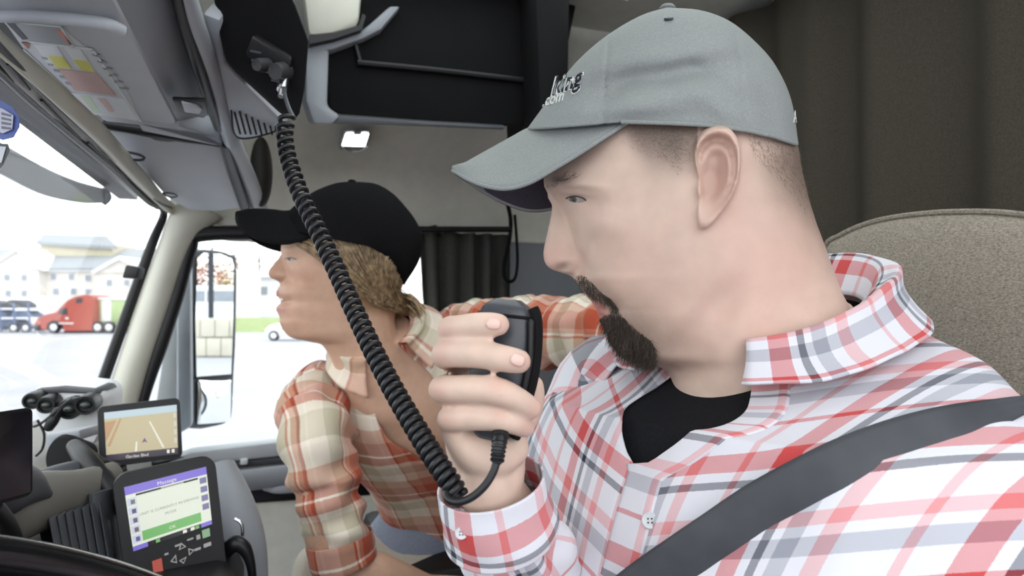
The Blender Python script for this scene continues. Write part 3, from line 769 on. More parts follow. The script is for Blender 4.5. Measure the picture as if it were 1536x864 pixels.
# what the mirror shows: things that stand behind the truck, set where the glass sends the view
def refl(p): return p - 2 * np.dot(p - mc, m_dir) * m_dir
def rx(px, py, dd): return refl(P(px, py, dd))
def vblock(b, x0, y0, x1, y1, dd, depth):
    q = [rx(x0, y0, dd), rx(x1, y0, dd), rx(x1, y1, dd), rx(x0, y1, dd)]; n_ = refl(P(x0, y0, dd) + A(0, depth, 0)) - q[0]; return b.prism(q, n_)
M_conc = mat('pale_concrete', srgb(206, 200, 186), .9, .08, 1)
cbk = thing('concrete_barrier', rx(318, gy(30), 30), 'pale stacked concrete blocks reflected in the passenger mirror', 'barrier')
for r_ in range(2):
    for c in range(4):
        b = MB(); y0 = 478 + r_ * 29; vblock(b, 278 + c * 22 + r_ * 9, y0, 299 + c * 22 + r_ * 9, y0 + 27.5, 30, 1.2); b.build('concrete_block', M_conc, cbk, bevel=.03)
lp2 = thing('light_pole', rx(316, gy(33), 33), 'dark light pole reflected in the passenger mirror', 'pole'); b = MB(); b.tube([rx(316, gy(33), 33), rx(316, 330, 33)], .13, 8, 4); b.build('shaft', M_trk, lp2)
van = thing('van', rx(320, gy(42), 42), 'white van reflected in the passenger mirror', 'van')
b = MB(); vblock(b, 276, 428, 372, 505, 42, 2); b.build('van_body', M_whp, van, bevel=.1)
b = MB(); vblock(b, 282, 436, 306, 452, 41.95, .1); vblock(b, 310, 436, 350, 452, 41.95, .1); b.build('van_window', M_win, van)
for i, (x, dd) in enumerate(((296, 66), (338, 84), (262, 78))):
    q = rx(x, gy(dd), dd); t = thing('tree', q, ['autumn tree at the left of the mirror view', 'autumn tree at the right of the mirror view', 'autumn tree at the outer edge of the mirror view'][i], 'tree', 'autumn trees behind the truck')
    b = MB(); b.tube([q, q + UP * 5], [.3, .1], 8, 5); b.build('trunk', M_trk, t)
    rn = random.Random(40 + i); b = MB()
    for _ in range(700):
        p_ = q + UP * 5.2 + A(rn.gauss(0, 1.3), rn.gauss(0, 1.3), rn.gauss(0, 1.4)); a1, a2 = (nrm(A(rn.gauss(0, 1), rn.gauss(0, 1), rn.gauss(0, 1))) * rn.uniform(.15, .35) for _ in (0, 1)); b.add([p_ - a1, p_ + a2, p_ + a1], [[0, 1, 2]])
    o = b.build('crown', mat('autumn_leaf_%d' % i, srgb(*[(168, 112, 90), (176, 150, 100), (150, 120, 100)][i]), .9, .15, 1), t, smooth=False, fix=False); o['kind'] = 'stuff'

# ---- on and outside the windshield
vz = thing('outside_visor', P(60, 280, 1.0), 'pale grey outside sun visor seen through the top of the windshield', 'visor')
tp_ = cr([(-90, 165, .80), (-40, 193, .84), (0, 216, .9), (60, 250, .98), (110, 272, 1.05), (158, 285, 1.12)], 40); bt_ = cr([(-90, 215, .80), (-40, 242, .84), (0, 262, .9), (60, 291, .98), (120, 304, 1.06), (158, 304, 1.12)], 40)
T3, B3 = (np.array([P(q[0], q[1], q[2] * 1.3) for q in z]) for z in (tp_, bt_))
b = MB(); b.grid(np.array([T3 * (1 - t) + B3 * t - A(0, .010 * math.sin(math.pi * t), 0) for t in np.linspace(0, 1, 9)])); o = b.build('blade', M_white, vz); s_ = o.modifiers.new('t', 'SOLIDIFY'); s_.thickness = .006
b = MB(); b.tube([P(152, 285, 1.45), P(160, 295, 1.45), P(154, 305, 1.45)], [.008, .011, .008], 10, 12, flat=(1, .6)); b.build('end_cap', M_grey2, vz)
st1 = thing('round_sticker', P(8, 205, .66), 'blue rounded inspection sticker on the windshield glass', 'sticker')
def flat_px(name, pts, d_, m, par, ext=A(0, .0005, 0)):
    b = MB(); b.prism([P(x, y, d_) for x, y in pts], ext); return b.build(name, m, par, smooth=False)
flat_px('disc', [(-24, 140), (0, 150), (18, 160), (29, 176), (29, 190), (20, 206), (4, 210), (-24, 200)], .66, pm('sticker_blue', (74, 90, 150)), st1)
flat_px('label_area', [(-14, 158), (4, 163), (20, 173), (18, 194), (4, 200), (-14, 194)], .658, pm('sticker_lilac', (172, 172, 190)), st1)
for k in range(4): flat_px('text_bar', [(2, 168 + k * 7), (16, 172 + k * 6.4), (16, 175 + k * 6.4), (2, 172 + k * 7)], .6575, pm('sticker_ink%d' % k, (98, 98, 110)), st1)
st2 = thing('square_sticker', P(2, 250, .67), 'grey square sticker at the left edge of the windshield glass', 'sticker')
flat_px('backing', [(-20, 214), (12, 216), (14, 226), (4, 248), (-4, 256), (-20, 250)], .67, M_dgrey, st2); flat_px('label_area', [(-18, 218), (9, 220), (2, 244), (-18, 246)], .669, M_grey, st2)
sn_ = thing('windshield_sensor', P(196, 418, 1.44), 'small black sensor box at the edge of the windshield', 'sensor')
b = MB(); b.prism([P(x, y, 1.45) for x, y in ((188, 397), (208, 401), (204, 418), (182, 417))], A(0, .03, .0)); b.build('case', M_black, sn_, bevel=.004)

# ================================================================ near side of the cab: the lower driver's door under its lowered window, behind it the sleeper wall
b = MB(); b.box(cab(.4, -.16, -.75), R * .75, N * .02, UP * .36); b.build('door_2', M_grey2, kind='structure', bevel=.01)
b = MB(); b.box(cab(.98, -.16, .0), R * .17, N * .02, UP * .4); b.build('wall_left_rear', M_grey2, kind='structure')
# ================================================================ dashboard
dash = thing('dashboard', cab(-.3, 1.0, -.6), 'olive grey truck dashboard with black air vents under the windshield', 'dashboard')
prof = [(-.62, -.27), (-.45, -.252), (-.32, -.25), (-.24, -.262), (-.215, -.30), (-.20, -.42), (-.18, -.62), (-.62, -.62)]
ring = lambda n_, s=0.0: [cab(r_ + (s if i in (3, 4, 5, 6) else 0), n_, z) for i, (r_, z) in enumerate(prof)]
rows = [ring(n_, s) for n_, s in ((.02, .0), (.2, .0), (.55, .0), (.9, .0), (1.3, -.01), (1.76, -.03))]
b = MB(); b.grid(np.array(rows), wrap=True, cap=True); b.build('top_pad', M_dash, dash, bevel=.012, sharp=50)
b = MB(); b.tube([P(-80, 800, .66), P(0, 770, .70), P(62, 752, .76), (P(112, 742, .82)), P(170, 722, .88)], [.05, .040, .034, .030, .026], 20, 40, flat=(1.0, .7)); b.build('cluster_hood', M_dash, dash)
b = MB(); b.tube([P(-90, 740, .62), P(-10, 740, .66), P(40, 730, .70), P(76, 742, .74)], [.04, .03, .022, .004], 16, 30, flat=(1.0, .5)); b.build('hood_lip', M_dgrey, dash)
b = MB(); b.tube([P(52, 724, .82), P(100, 712, .85), P(150, 700, .9)], [.014, .016, .014], 14, 20); b.build('upper_roll', M_dgrey, dash)
b = MB(); b.tube([P(x, y, .845) for x, y in ((99, 724), (98, 714), (103, 708), (108, 714), (106, 725), (100, 728))], .0016, 6, 20); b.build('ring_mark', M_chrome, dash)
vent = MB(); vent.prism([P(x, y, d_) for x, y, d_ in ((52, 776, .76), (100, 764, .8), (150, 744, .86), (190, 920, .8), (84, 920, .72))], A(-.02, .06, 0)); vent = vent.build('air_vent', M_matte, dash, bevel=.004)
for k in range(7):
    x0 = 72 + k * 12.5; y0 = 778 - k * 4
    b = MB(); b.prism([P(x0, y0, .735 + k * .012), P(x0 + 2.4, y0 - 1, .735 + k * .012), P(x0 + 23, 880, .705 + k * .012), P(x0 + 20, 880, .705 + k * .012)], A(-.004, .02, 0)); b.build('vent_slat', M_dgrey, vent, bevel=.0008)
b = MB(); b.box(cab(-.12, .86, -.52), R * .10, N * .16, UP * .2); b.build('centre_stack', M_black, dash, bevel=.03)
b = MB(); b.tube([P(330, 700, .98), P(350, 760, .95), P(362, 820, .93), P(366, 900, .92)], [.022, .03, .034, .034], 18, 24, flat=(.8, 1)); b.build('stack_side', M_grey2, dash)
b = MB(); b.tube(cr([P(x, y, .885) for x, y in ((352, 778), (361, 784), (364, 796), (362, 808), (356, 816))], 24), .0022, 8); b.build('chrome_ring', M_chrome, dash)
b = MB(); b.tube([P(336, 830, .87), P(352, 816, .87), P(366, 822, .87), P(376, 846, .87), P(380, 880, .87)], [.008, .011, .009, .006, .005], 12, 24); b.build('cable', M_rubber, dash)

# ---- steering wheel
swc = cab(-.06, .425, -.266); swa = nrm(R * .55 + UP * .83); sx_ = N; sy_ = np.cross(swa, N)
sw = thing('steering_wheel', swc, 'black glossy steering wheel rim at the lower left', 'steering wheel')
M_leather = mat('glossy_black_leather', srgb(16, 16, 18), .22, .2, 60, .1, 300, spec=.6)
a = np.linspace(0, 2 * math.pi, 121); rim_ = np.array([swc + .222 * (math.cos(k) * sx_ + math.sin(k) * sy_) for k in a])
b = MB(); b.tube(rim_, .0165, 16, cap=False); b.build('rim', M_leather, sw, merge=1e-5)
for k in (.2, math.pi - .2, 1.5 * math.pi):
    b = MB(); b.tube([swc + .06 * (math.cos(k) * sx_ + math.sin(k) * sy_) - swa * .02, swc + .215 * (math.cos(k) * sx_ + math.sin(k) * sy_)], [.016, .012], 10, 8, flat=(1, .6)); b.build('spoke', M_black, sw)
b = MB(); b.lathe(swc - swa * .05, swa, [(0, .05), (.03, .075), (.045, .07), (.05, .03)], 24); b.build('hub', M_black, sw)
b = MB(); b.tube([swc - swa * .04, cab(-.24, .46, -.44)], .035, 14, 8); b.build('column', M_black, sw)

# ================================================================ screens and mounts
class Quad:
    def __init__(s, c): s.c = [P(*q) for q in c]; s.n = nrm(np.cross(s.c[1] - s.c[0], s.c[3] - s.c[0])); s.n = s.n if s.n[1] < 0 else -s.n
    def on(s, px):
        q = Quad.__new__(Quad); q.n = s.n; q.c = [on_plane(x, y, s.c[0], s.n) for x, y in px]; return q
    def at(s, u, v, off=0.0):
        a, b_, c, d = s.c; return (a * (1 - u) + b_ * u) * (1 - v) + (d * (1 - u) + c * u) * v + s.n * off
    def rect(s, u0, v0, u1, v1, off, th, name, m, par, bevel=0, poly=None):
        b = MB(); b.prism([s.at(u, v, off) for u, v in (poly or ((u0, v0), (u1, v0), (u1, v1), (u0, v1)))], -s.n * th); return b.build(name, m, par, smooth=bool(bevel), bevel=bevel)
    def rounded(s, r_, th, name, m, par, back=.9, bevel=.002):
        pts = []; aw = np.linalg.norm(s.c[1] - s.c[0]); ah = np.linalg.norm(s.c[3] - s.c[0]); ru, rv = r_ / aw, r_ / ah
        for cu, cv, a0 in ((1 - ru, rv, -90), (1 - ru, 1 - rv, 0), (ru, 1 - rv, 90), (ru, rv, 180)):
            for k in range(7):
                q = math.radians(a0 + 15 * k); pts.append((cu + ru * math.cos(q), cv + rv * math.sin(q)))
        o_ = np.array([s.at(u, v) for u, v in pts]); c = o_.mean(0); b = MB()
        b.grid(np.array([c + (o_ - c) * k - s.n * z for k, z in ((.02, 0), (.985, 0), (1, .002), (1, th * .7), (back, th), (.02, th))]), wrap=True, cap=True); return b.build(name, m, par, sharp=40)
    def text(s, txt, u, v, h, name, m, par, off=.0024, wide=1.0):
        cu = bpy.data.curves.new('t', 'FONT'); cu.body = txt; cu.size = 1; cu.resolution_u = 2; cu.align_x = 'CENTER'
        o = bpy.data.objects.new('t', cu); COL.objects.link(o); dg = bpy.context.evaluated_depsgraph_get(); me = o.evaluated_get(dg).to_mesh()
        vs = [tuple(q.co) for q in me.vertices]; fs_ = [list(p.vertices) for p in me.polygons]; o.evaluated_get(dg).to_mesh_clear(); bpy.data.objects.remove(o); bpy.data.curves.remove(cu)
        asp = np.linalg.norm(s.c[3] - s.c[0]) / np.linalg.norm(s.c[1] - s.c[0])
        b = MB(); b.add([s.at(u + q[0] * h * asp * wide, v - q[1] * h, off) for q in vs], fs_); return b.build(name, m, par, smooth=False, fix=False)
def ui(name, c, k=.75): return emis(name, srgb(*c), k)
gq = Quad([(145, 610, .95), (270, 596, 1.0), (274, 686, .99), (150, 703, .94)])
gps = thing('satnav', P(210, 700, .96), 'black satnav on the dashboard showing a tan road map', 'satnav')
gcase = gq.rounded(.008, .018, 'case', M_black, gps)
S_ = gq.on([(156, 619), (265, 607), (267, 681), (160, 692)])
scr = S_.rect(0, 0, 1, 1, .0008, .002, 'screen', ui('ui_tan', (196, 184, 148)), gps)
S_.rect(0, 0, 1, .14, .0012, .0003, 'sky_strip', ui('ui_sky', (190, 208, 216)), scr)
S_.rect(0, 0, 0, 0, .0012, .0003, 'map_block', ui('ui_ochre', (188, 150, 110)), scr, poly=((.0, .2), (.16, .18), (.05, .5), (0, .6)))
S_.rect(0, 0, 0, 0, .0012, .0003, 'road', ui('ui_white', (236, 232, 220)), scr, poly=((.60, .28), (.62, .28), (.81, .84), (.78, .84)))
S_.rect(0, 0, 0, 0, .0012, .0003, 'road', bpy.data.materials['ui_white'], scr, poly=((.41, .66), (.43, .66), (.42, .86), (.39, .86)))
S_.rect(0, 0, 0, 0, .0012, .0003, 'road', bpy.data.materials['ui_ochre'], scr, poly=((.2, .16), (.23, .16), (.06, .7), (.02, .7)))
S_.rect(0, .87, 1, 1, .0012, .0003, 'status_bar', ui('ui_plum', (70, 62, 78), .5), scr)
S_.rect(0, 0, 0, 0, .0016, .0003, 'vehicle_arrow', ui('ui_violet', (120, 84, 130)), scr, poly=((.53, .60), (.57, .70), (.53, .68), (.49, .70)))
S_.text('Garden Blvd', .42, .975, .085, 'street_name', bpy.data.materials['ui_white'], scr, wide=1.0)
for k in range(4): S_.rect(.95, .16 + k * .17, .99, .26 + k * .17, .0014, .0003, 'map_button', ui('ui_btn%d' % k, (206, 204, 190)), scr)
for k in range(2): S_.rect(.84 + k * .07, .89, .88 + k * .07, .96, .0014, .0003, 'status_icon', bpy.data.materials['ui_white'], scr)
b = MB(); b.tube([P(176, 703, .95), P(182, 716, .96), P(186, 740, .98)], [.012, .010, .012], 12, 12); b.build('foot', M_black, gps)

tq = Quad([(166, 712, .80), (322, 680, .86), (346, 900, .84), (196, 940, .78)])
ter = thing('fleet_terminal', P(260, 900, .82), 'large black fleet computer with a lit message screen and keypad', 'terminal')
tq.rounded(.018, .045, 'case', M_black, ter, back=.94)
b = MB(); b.tube([P(152, 736, .825), P(158, 800, .82), P(168, 900, .81)], [.018, .02, .02], 14, 20, flat=(.5, 1.2)); b.build('side_cover', M_dgrey, ter)
T_ = tq.on([(186, 731), (309, 700), (318, 786), (200, 827)])
ts = T_.rect(0, 0, 1, 1, .0010, .003, 'screen', ui('ui_pale', (226, 232, 216)), ter)
T_.rect(0, 0, 1, .13, .0014, .0003, 'header_bar', ui('ui_lilac', (128, 112, 208)), ts)
T_.text('Message', .5, .105, .085, 'header_text', bpy.data.materials['ui_white'], ts)
T_.rect(.12, .145, .42, .175, .0016, .0003, 'black_rule', ui('ui_black', (20, 20, 24), .3), ts); T_.rect(.7, .15, .88, .18, .0016, .0003, 'black_rule', bpy.data.materials['ui_black'], ts)
T_.rect(.42, .15, .7, .175, .0016, .0003, 'grey_rule', ui('ui_grey', (150, 150, 150)), ts)
for k in range(5):
    q = T_.rect(.01, .19 + k * .145, .12, .31 + k * .145, .0014, .0003, 'menu_button', ui('ui_button%d' % k, (206, 208, 226)), ts)
    T_.rect(.05, .22 + k * .145, .10, .29 + k * .145, .0018, .0003, 'menu_icon', ui('ui_icon%d' % k, ((110, 130, 110), (90, 90, 130), (110, 100, 120), (120, 110, 110), (100, 110, 160))[k], .6), ts)
for k in range(4): T_.rect(.9, .17 + k * .15, .985, .27 + k * .15, .0014, .0003, 'side_button', ui('ui_side%d' % k, (124, 118, 160)), ts)
T_.text('UNIT IS CURRENTLY IN DRIVING', .5, .50, .06, 'message_text', ui('ui_ink', (140, 146, 138)), ts, wide=1.0); T_.text('MODE', .5, .60, .06, 'message_text', bpy.data.materials['ui_ink'], ts)
T_.rect(.13, .74, .87, .89, .0014, .0003, 'green_bar', ui('ui_green', (116, 182, 104)), ts); T_.text('OK', .5, .85, .07, 'green_text', bpy.data.materials['ui_white'], ts)
T_.rect(0, .93, .18, 1, .0014, .0003, 'footer_tab', bpy.data.materials['ui_lilac'], ts); T_.rect(.18, .93, .86, 1, .0014, .0003, 'footer_bar', bpy.data.materials['ui_black'], ts); T_.rect(.86, .93, 1, 1, .0014, .0003, 'footer_tab', bpy.data.materials['ui_lilac'], ts)
for k, (u0, c) in enumerate(((.28, 'ui_green'), (.62, 'ui_white'), (.72, 'ui_white'), (.78, 'ui_green'))): T_.rect(u0, .94, u0 + .05, .99, .0018, .0003, 'footer_icon', bpy.data.materials[c], ts)
Kq = tq.on([(200, 827), (318, 786), (324, 840), (208, 884)])
def key(u, v, w_, h_, m, poly=None): Kq.rect(u, v, u + w_, v + h_, .0016, .003, 'key', m, ter, poly=poly)
M_key = ui('key_print', (190, 190, 186), .35); M_keyr = ui('key_red', (200, 90, 76), .5); M_keyg = ui('key_green', (150, 190, 150), .45)
key(.20, .42, .12, .34, M_keyr); key(.86, .08, .10, .22, M_keyg); key(.36, .34, .05, .05, M_key); key(.50, .22, .08, .05, M_key); key(.66, .18, .08, .04, M_key); key(.78, .16, .05, .12, M_key); key(.86, .46, .10, .10, M_key); key(.74, .50, .08, .06, M_key)
for pl in (((.54, .38), (.58, .20), (.64, .36)), ((.42, .60), (.50, .46), (.50, .70)), ((.66, .42), (.74, .52), (.66, .62)), ((.53, .66), (.63, .62), (.58, .78))):
    c = np.mean(pl, 0); key(0, 0, 0, 0, M_key, [tuple(q) for q in pl]); key(0, 0, 0, 0, M_black, None) if False else Kq.rect(0, 0, 0, 0, .0019, .0008, 'key_face', M_black, ter, poly=[tuple(c + (np.array(q) - c) * .55) for q in pl])
# mount arm
mnt = thing('mount_arm', P(104, 700, .9), 'black swivel mount arm holding the fleet computer on the dashboard', 'mount')
b = MB(); b.prism([P(x, y, .96) for x, y in ((66, 652), (118, 645), (122, 660), (92, 662), (82, 700), (72, 704))], A(.0, .05, .0)); b.build('bracket', M_grey2, mnt, bevel=.004)
b = MB(); b.lathe(P(102, 684, .935), A(-.3, -.9, .2), [(-.03, .02), (0, .029), (.008, .030), (.012, .026), (.013, .01)], 28); b.build('disc', M_matte, mnt)
b = MB(); b.tube([P(112, 670, .90), P(132, 694, .87), P(160, 728, .85), P(182, 756, .84)], [.010, .0135, .0135, .012], 16, 24, round_cap=True); b.build('arm', M_black, mnt)
b = MB(); b.tube([P(122, 666, .90), P(150, 690, .88), P(178, 700, .90)], [.004, .005, .004], 8, 14); b.build('brace', M_black, mnt)
# tablet at the left
tab_ = thing('tablet', P(20, 780, .62), 'dark switched off tablet at the left edge of the dashboard', 'tablet')
Q_ = Quad([(-150, 640, .56), (50, 610, .64), (50, 742, .63), (-150, 800, .55)]); Q_.rounded(.006, .012, 'case', M_matte, tab_, back=.97)
Q_.rect(.02, .04, .975, .96, .0006, .001, 'screen', mat('dark_screen', srgb(12, 12, 18), .12, .1, 10, spec=.6), tab_)
b = MB(); b.tube([P(-20, 760, .61), P(0, 790, .66), P(10, 820, .7)], [.012, .014, .016], 12, 10); b.build('holder', M_black, tab_)
# camera unit on the dash top with black knobs and cables
cu_ = thing('dash_unit', P(100, 660, 1.15), 'white box on the dash with four black round cameras and loose cables', 'camera')
b = MB(); b.prism([P(x, y, 1.16) for x, y in ((42, 600), (50, 582), (92, 578), (146, 584), (156, 596), (154, 640), (140, 668), (80, 672), (60, 640))], A(-.01, .08, .01)); b.build('housing', M_white, cu_, bevel=.012)
b = MB(); b.prism([P(x, y, 1.155) for x, y in ((46, 592), (54, 583), (92, 580), (142, 585), (148, 592), (92, 590))], A(0, .06, .006)); b.build('housing_top', M_dgrey, cu_, bevel=.004)
for x, y, r_ in ((52, 600, .0145), (73, 606, .015), (107, 612, .018), (131, 606, .017)):
    b = MB(); b.lathe(P(x + 3, y - 2, 1.14), A(.3, -.95, -.05), [(-.02, r_ * .9), (.0, r_), (.02, r_), (.026, r_ * .92), (.026, r_ * .7), (.020, r_ * .66), (.019, .001)], 24); kn = b.build('lens_barrel', M_black, cu_)
    b = MB(); b.ball(P(x + 3, y - 2, 1.14) + nrm(A(.3, -.95, -.05)) * .018, (r_ * .62, r_ * .62, r_ * .4), 16, 8); b.build('lens', mat('lens_%d' % x, srgb(60, 66, 64), .1, .1, 20, spec=.7), kn)
b = MB(); b.tube([P(86, 618, 1.10), P(80, 630, 1.09), P(74, 640, 1.09)], [.008, .009, .008], 10, 8, round_cap=True); b.build('plug', M_black, cu_)
for pts in ([(108, 598), (94, 608), (76, 624), (60, 636), (50, 640)], [(56, 630), (66, 650), (64, 672), (54, 684)], [(120, 596), (104, 602), (92, 612), (82, 626)]):
    b = MB(); b.tube([P(x, y, 1.085) for x, y in pts], .0022, 6, 24); b.build('cable', M_rubber, cu_)

# ================================================================ passenger seat
pst = thing('passenger_seat', cab(.4, 1.4, -1.0), 'pale cream passenger seat cushion below the woman\'s arm', 'seat')
M_cseat = cloth_mat('cream_seat_cloth', srgb(196, 192, 180), srgb(208, 204, 192), 300)
b = MB(); o_ = cr([P(x, y, d_) for x, y, d_ in ((438, 846, 1.10), (452, 822, 1.16), (500, 800, 1.24), (560, 796, 1.3), (640, 800, 1.36), (760, 820, 1.4), (820, 900, 1.3), (700, 980, 1.1), (520, 980, 1.02), (440, 900, 1.05))], 60, closed=True); c_ = o_.mean(0)
b.grid(np.array([c_ + (o_ - c_) * s + UP * z for s, z in ((.02, .022), (.5, .02), (.85, .012), (.96, .002), (1, -.012), (1, -.09), (.9, -.11), (.02, -.11))]), wrap=True, cap=True); b.build('cushion', M_cseat, pst, sharp=180)
b = MB(); b.box(cab(.42, 1.36, -.75), R * .2, N * .2, UP * .28); b.build('base', M_black, pst, bevel=.02)
b = MB(); b.tube([P(566, 720, 1.62), P(584, 750, 1.6), P(588, 772, 1.58), P(578, 796, 1.55)], .010, 10, 20, flat=(1.6, .5)); b.build('side_trim', M_grey, pst)
b = MB(); b.prism([P(x, y, 1.6) for x, y in ((590, 748), (640, 740), (700, 760), (700, 830), (584, 812))], A(0, .05, 0)); b.build('seat_shade', M_matte, pst, bevel=.01)  # black block standing in for the shade beside the seat

# ================================================================ people: shared tools
class Plane:
    """a head's sagittal plane; at(x, y, w) is the point seen at photo pixel x, y on the parallel plane w metres nearer the camera"""
    def __init__(s, px, py, d, fwd):
        s.p = P(px, py, d); s.f = nrm(A(fwd[0], fwd[1], 0)); s.n = nrm(np.cross(s.f, UP))
        if np.dot(s.n, s.p - ORG) > 0: s.n = -s.n
    def at(s, x, y, w):
        x, y, w = np.broadcast_arrays(np.asarray(x, float), np.asarray(y, float), np.asarray(w, float))
        r = np.stack([(x - CX) / F_PX, np.ones_like(x), -(y - CY) / F_PX], -1)
        k = (np.dot(s.p - ORG, s.n) + w) / (r @ s.n)
        return ORG + r * k[..., None]
    def mirror(s, v):
        v = np.asarray(v, float); return v - 2 * ((v - s.p) @ s.n)[..., None] * s.n
    def w(s, v): return (np.asarray(v, float) - s.p) @ s.n

def smax(a, b, k): return .5 * (a + b + np.sqrt((a - b) ** 2 + k * k)) - .0
def gz(x, y, cx, cy, sx, sy, rot=0):
    c, s = math.cos(rot), math.sin(rot); u = (x - cx) * c + (y - cy) * s; v = -(x - cx) * s + (y - cy) * c
    return np.exp(-.5 * ((u / sx) ** 2 + (v / sy) ** 2))

class Head:
    def __init__(s, plane, xf, xb, x0, wm, nw, xm=.5, p=2.4, disp=(), sm=2):
        s.pl, s.T, s.xm, s.p, s.disp, s.sm = plane, dict(xf=xf, xb=xb, x0=x0, wm=wm, nw=nw), xm, p, disp, sm
        ys = np.arange(xf[0][0], xf[-1][0] + 1.0); s.ys = ys
        s.t = {k: tab(ys, v, sm) for k, v in s.T.items()}
    def g(s, k, y): return np.interp(y, s.ys, s.t[k])
    def w(s, x, y, disp=True):
        xf, xb, x0, wm, nw = (s.g(k, y) for k in ('xf', 'xb', 'x0', 'wm', 'nw'))
        x0 = np.maximum(x0, xf)
        xm = x0 + (xb - x0) * s.xm
        a = np.clip((xm - x) / np.maximum(xm - x0, 1), 0, 1); c = np.clip((x - xm) / np.maximum(xb - xm, 1), 0, 1)
        face = np.where(x < xm, wm * (1 - a ** s.p) ** (1 / s.p if s.p > 2 else .5), wm * np.sqrt(1 - c ** 2.3))
        L = np.maximum(x0 - xf, 0) + 1e-6
        q = np.clip((x - xf) / (L * 1.25), 0, 1)
        nose = nw * np.sqrt(1 - (1 - q) ** 2) * np.clip(L / 6, 0, 1) * np.clip(1.6 - (x - xf) / (L * 2.2), 0, 1)
        k = .003 * np.clip((x - xf) / 8, 0, 1)
        w = np.where(L > .5, smax(face, nose, k), face)
        if disp:
            e = np.clip((x - xf) / 14, 0, 1) * np.clip((xb - x) / 14, 0, 1)
            for (cx, cy, sx, sy, rot, amp) in s.disp: w = w + amp * gz(x, y, cx, cy, sx, sy, rot) * e
        return np.maximum(w, 0)
    def shell(s, mb, nr=None, nc=120):
        nr = nr or int((s.ys[-1] - s.ys[0]) / 2)
        y = np.linspace(s.ys[0], s.ys[-1], nr)[:, None]; t = (1 - np.cos(np.linspace(0, math.pi, nc))) / 2; t = t[None, :]
        xf, xb = s.g('xf', y), s.g('xb', y); x = xf + (xb - xf) * t; yy = y + 0 * x
        w = s.w(x, yy); w[:, 0] = 0; w[:, -1] = 0
        near = s.pl.at(x, yy, w); far = s.pl.mirror(near)
        ring = np.concatenate([near, far[:, -2:0:-1]], 1)
        mb.grid(ring, wrap=True, cap=True)

def skin_mat(name, tone, red, dark):
    """tint.r = redness, tint.g = stubble, hair and painted shade of nostril and mouth, tint.b = lip"""
    t = NT(name)
    at = t.new('ShaderNodeVertexColor', layer_name='tint'); sp = t.new('ShaderNodeSeparateColor'); t.link(at.outputs[0], sp.inputs[0])
    n = t.noise(60, 4); c = t.ramp(n, [(.3, tuple(k * .93 for k in tone)), (.7, tuple(min(1, k * 1.05) for k in tone))])
    c = t.mix(sp.outputs[0], c, red)
    hn = t.noise(900, 2); hm = t.math('MULTIPLY', sp.outputs[1], t.math('ADD', .72, t.math('MULTIPLY', hn, .5)), clamp=True)
    c = t.mix(hm, c, dark)
    c = t.mix(sp.outputs[2], c, srgb(178, 112, 106))
    t.base(c); t.set(Roughness=.5, Specular_IOR_Level=.35, Subsurface_Weight=.12, Subsurface_Scale=.006)
    t.b.inputs['Subsurface Radius'].default_value = (1, .4, .25)
    t.bump(t.noise(1500, 2), .12, .0004); return t.m

def strands(name, roots, dirs, lens, rad, m, parent, curl=.3, rnd=None, segs=2, **k):
    """many thin tapered hairs joined into one part"""
    rnd = rnd or random.Random(3); v = []; f = []
    for p, d, L in zip(roots, dirs, lens):
        d = nrm(d); a = nrm(np.cross(d, A(.3, .5, .8))); c = np.cross(d, a)
        j = A(rnd.uniform(-1, 1), rnd.uniform(-1, 1), rnd.uniform(-1, 1)) * curl
        o = len(v)
        for s_ in range(segs + 1):
            t = s_ / segs; q = p + d * (L * t) + j * (L * t * t); r = rad * (1 - .85 * t)
            v += [q + a * r, q - a * r * .5 + c * r * .87, q - a * r * .5 - c * r * .87]
        for s_ in range(segs):
            b = o + 3 * s_
            f += [[b, b + 1, b + 4, b + 3], [b + 1, b + 2, b + 5, b + 4], [b + 2, b, b + 3, b + 5]]
    return mk(name, np.array(v), f, m, parent, fix=False, **k)

# ================================================================ the driver
HP = Plane(930, 300, .58, (-.985, .17))
xf = [(58, 1000), (70, 950), (90, 915), (120, 880), (160, 850), (200, 826), (230, 817), (258, 814.5), (279, 814.5), (288, 817), (296, 821), (307, 828), (318, 827), (328, 825), (345, 821.5), (360, 818), (372, 815.5), (381, 814.5), (391, 816), (399, 820), (404, 827), (408, 838), (411, 850), (415, 858), (421, 863), (434, 872), (445, 881), (452, 887), (458, 890), (462, 893), (464, 898), (467, 895), (471, 895), (478, 899), (486, 907), (496, 910), (506, 912), (516, 918), (526, 926), (534, 936), (540, 950), (544, 966), (548, 984), (556, 1000), (570, 1008), (600, 1016), (640, 1024), (700, 1040)]
xb = [(58, 1030), (70, 1080), (90, 1120), (120, 1152), (160, 1180), (200, 1194), (230, 1199), (260, 1204), (300, 1214), (335, 1225), (375, 1240), (410, 1252), (440, 1264), (480, 1284), (520, 1300), (600, 1320), (700, 1330)]
x0 = [(58, 1000), (120, 880), (200, 826), (258, 815), (279, 817), (296, 831), (307, 841), (328, 851), (360, 860), (391, 865), (408, 866), (415, 862), (421, 863.5), (434, 872), (458, 890), (467, 895), (700, 1040)]
wm = [(58, .006), (62, .026), (70, .042), (90, .058), (120, .069), (160, .076), (200, .078), (250, .077), (300, .075), (350, .072), (400, .068), (450, .0645), (500, .062), (545, .060), (600, .060), (700, .063)]
nw = [(58, 0), (290, 0), (300, .007), (318, .0085), (345, .0105), (372, .0135), (388, .0165), (400, .0165), (408, .013), (414, .004), (700, 0)]
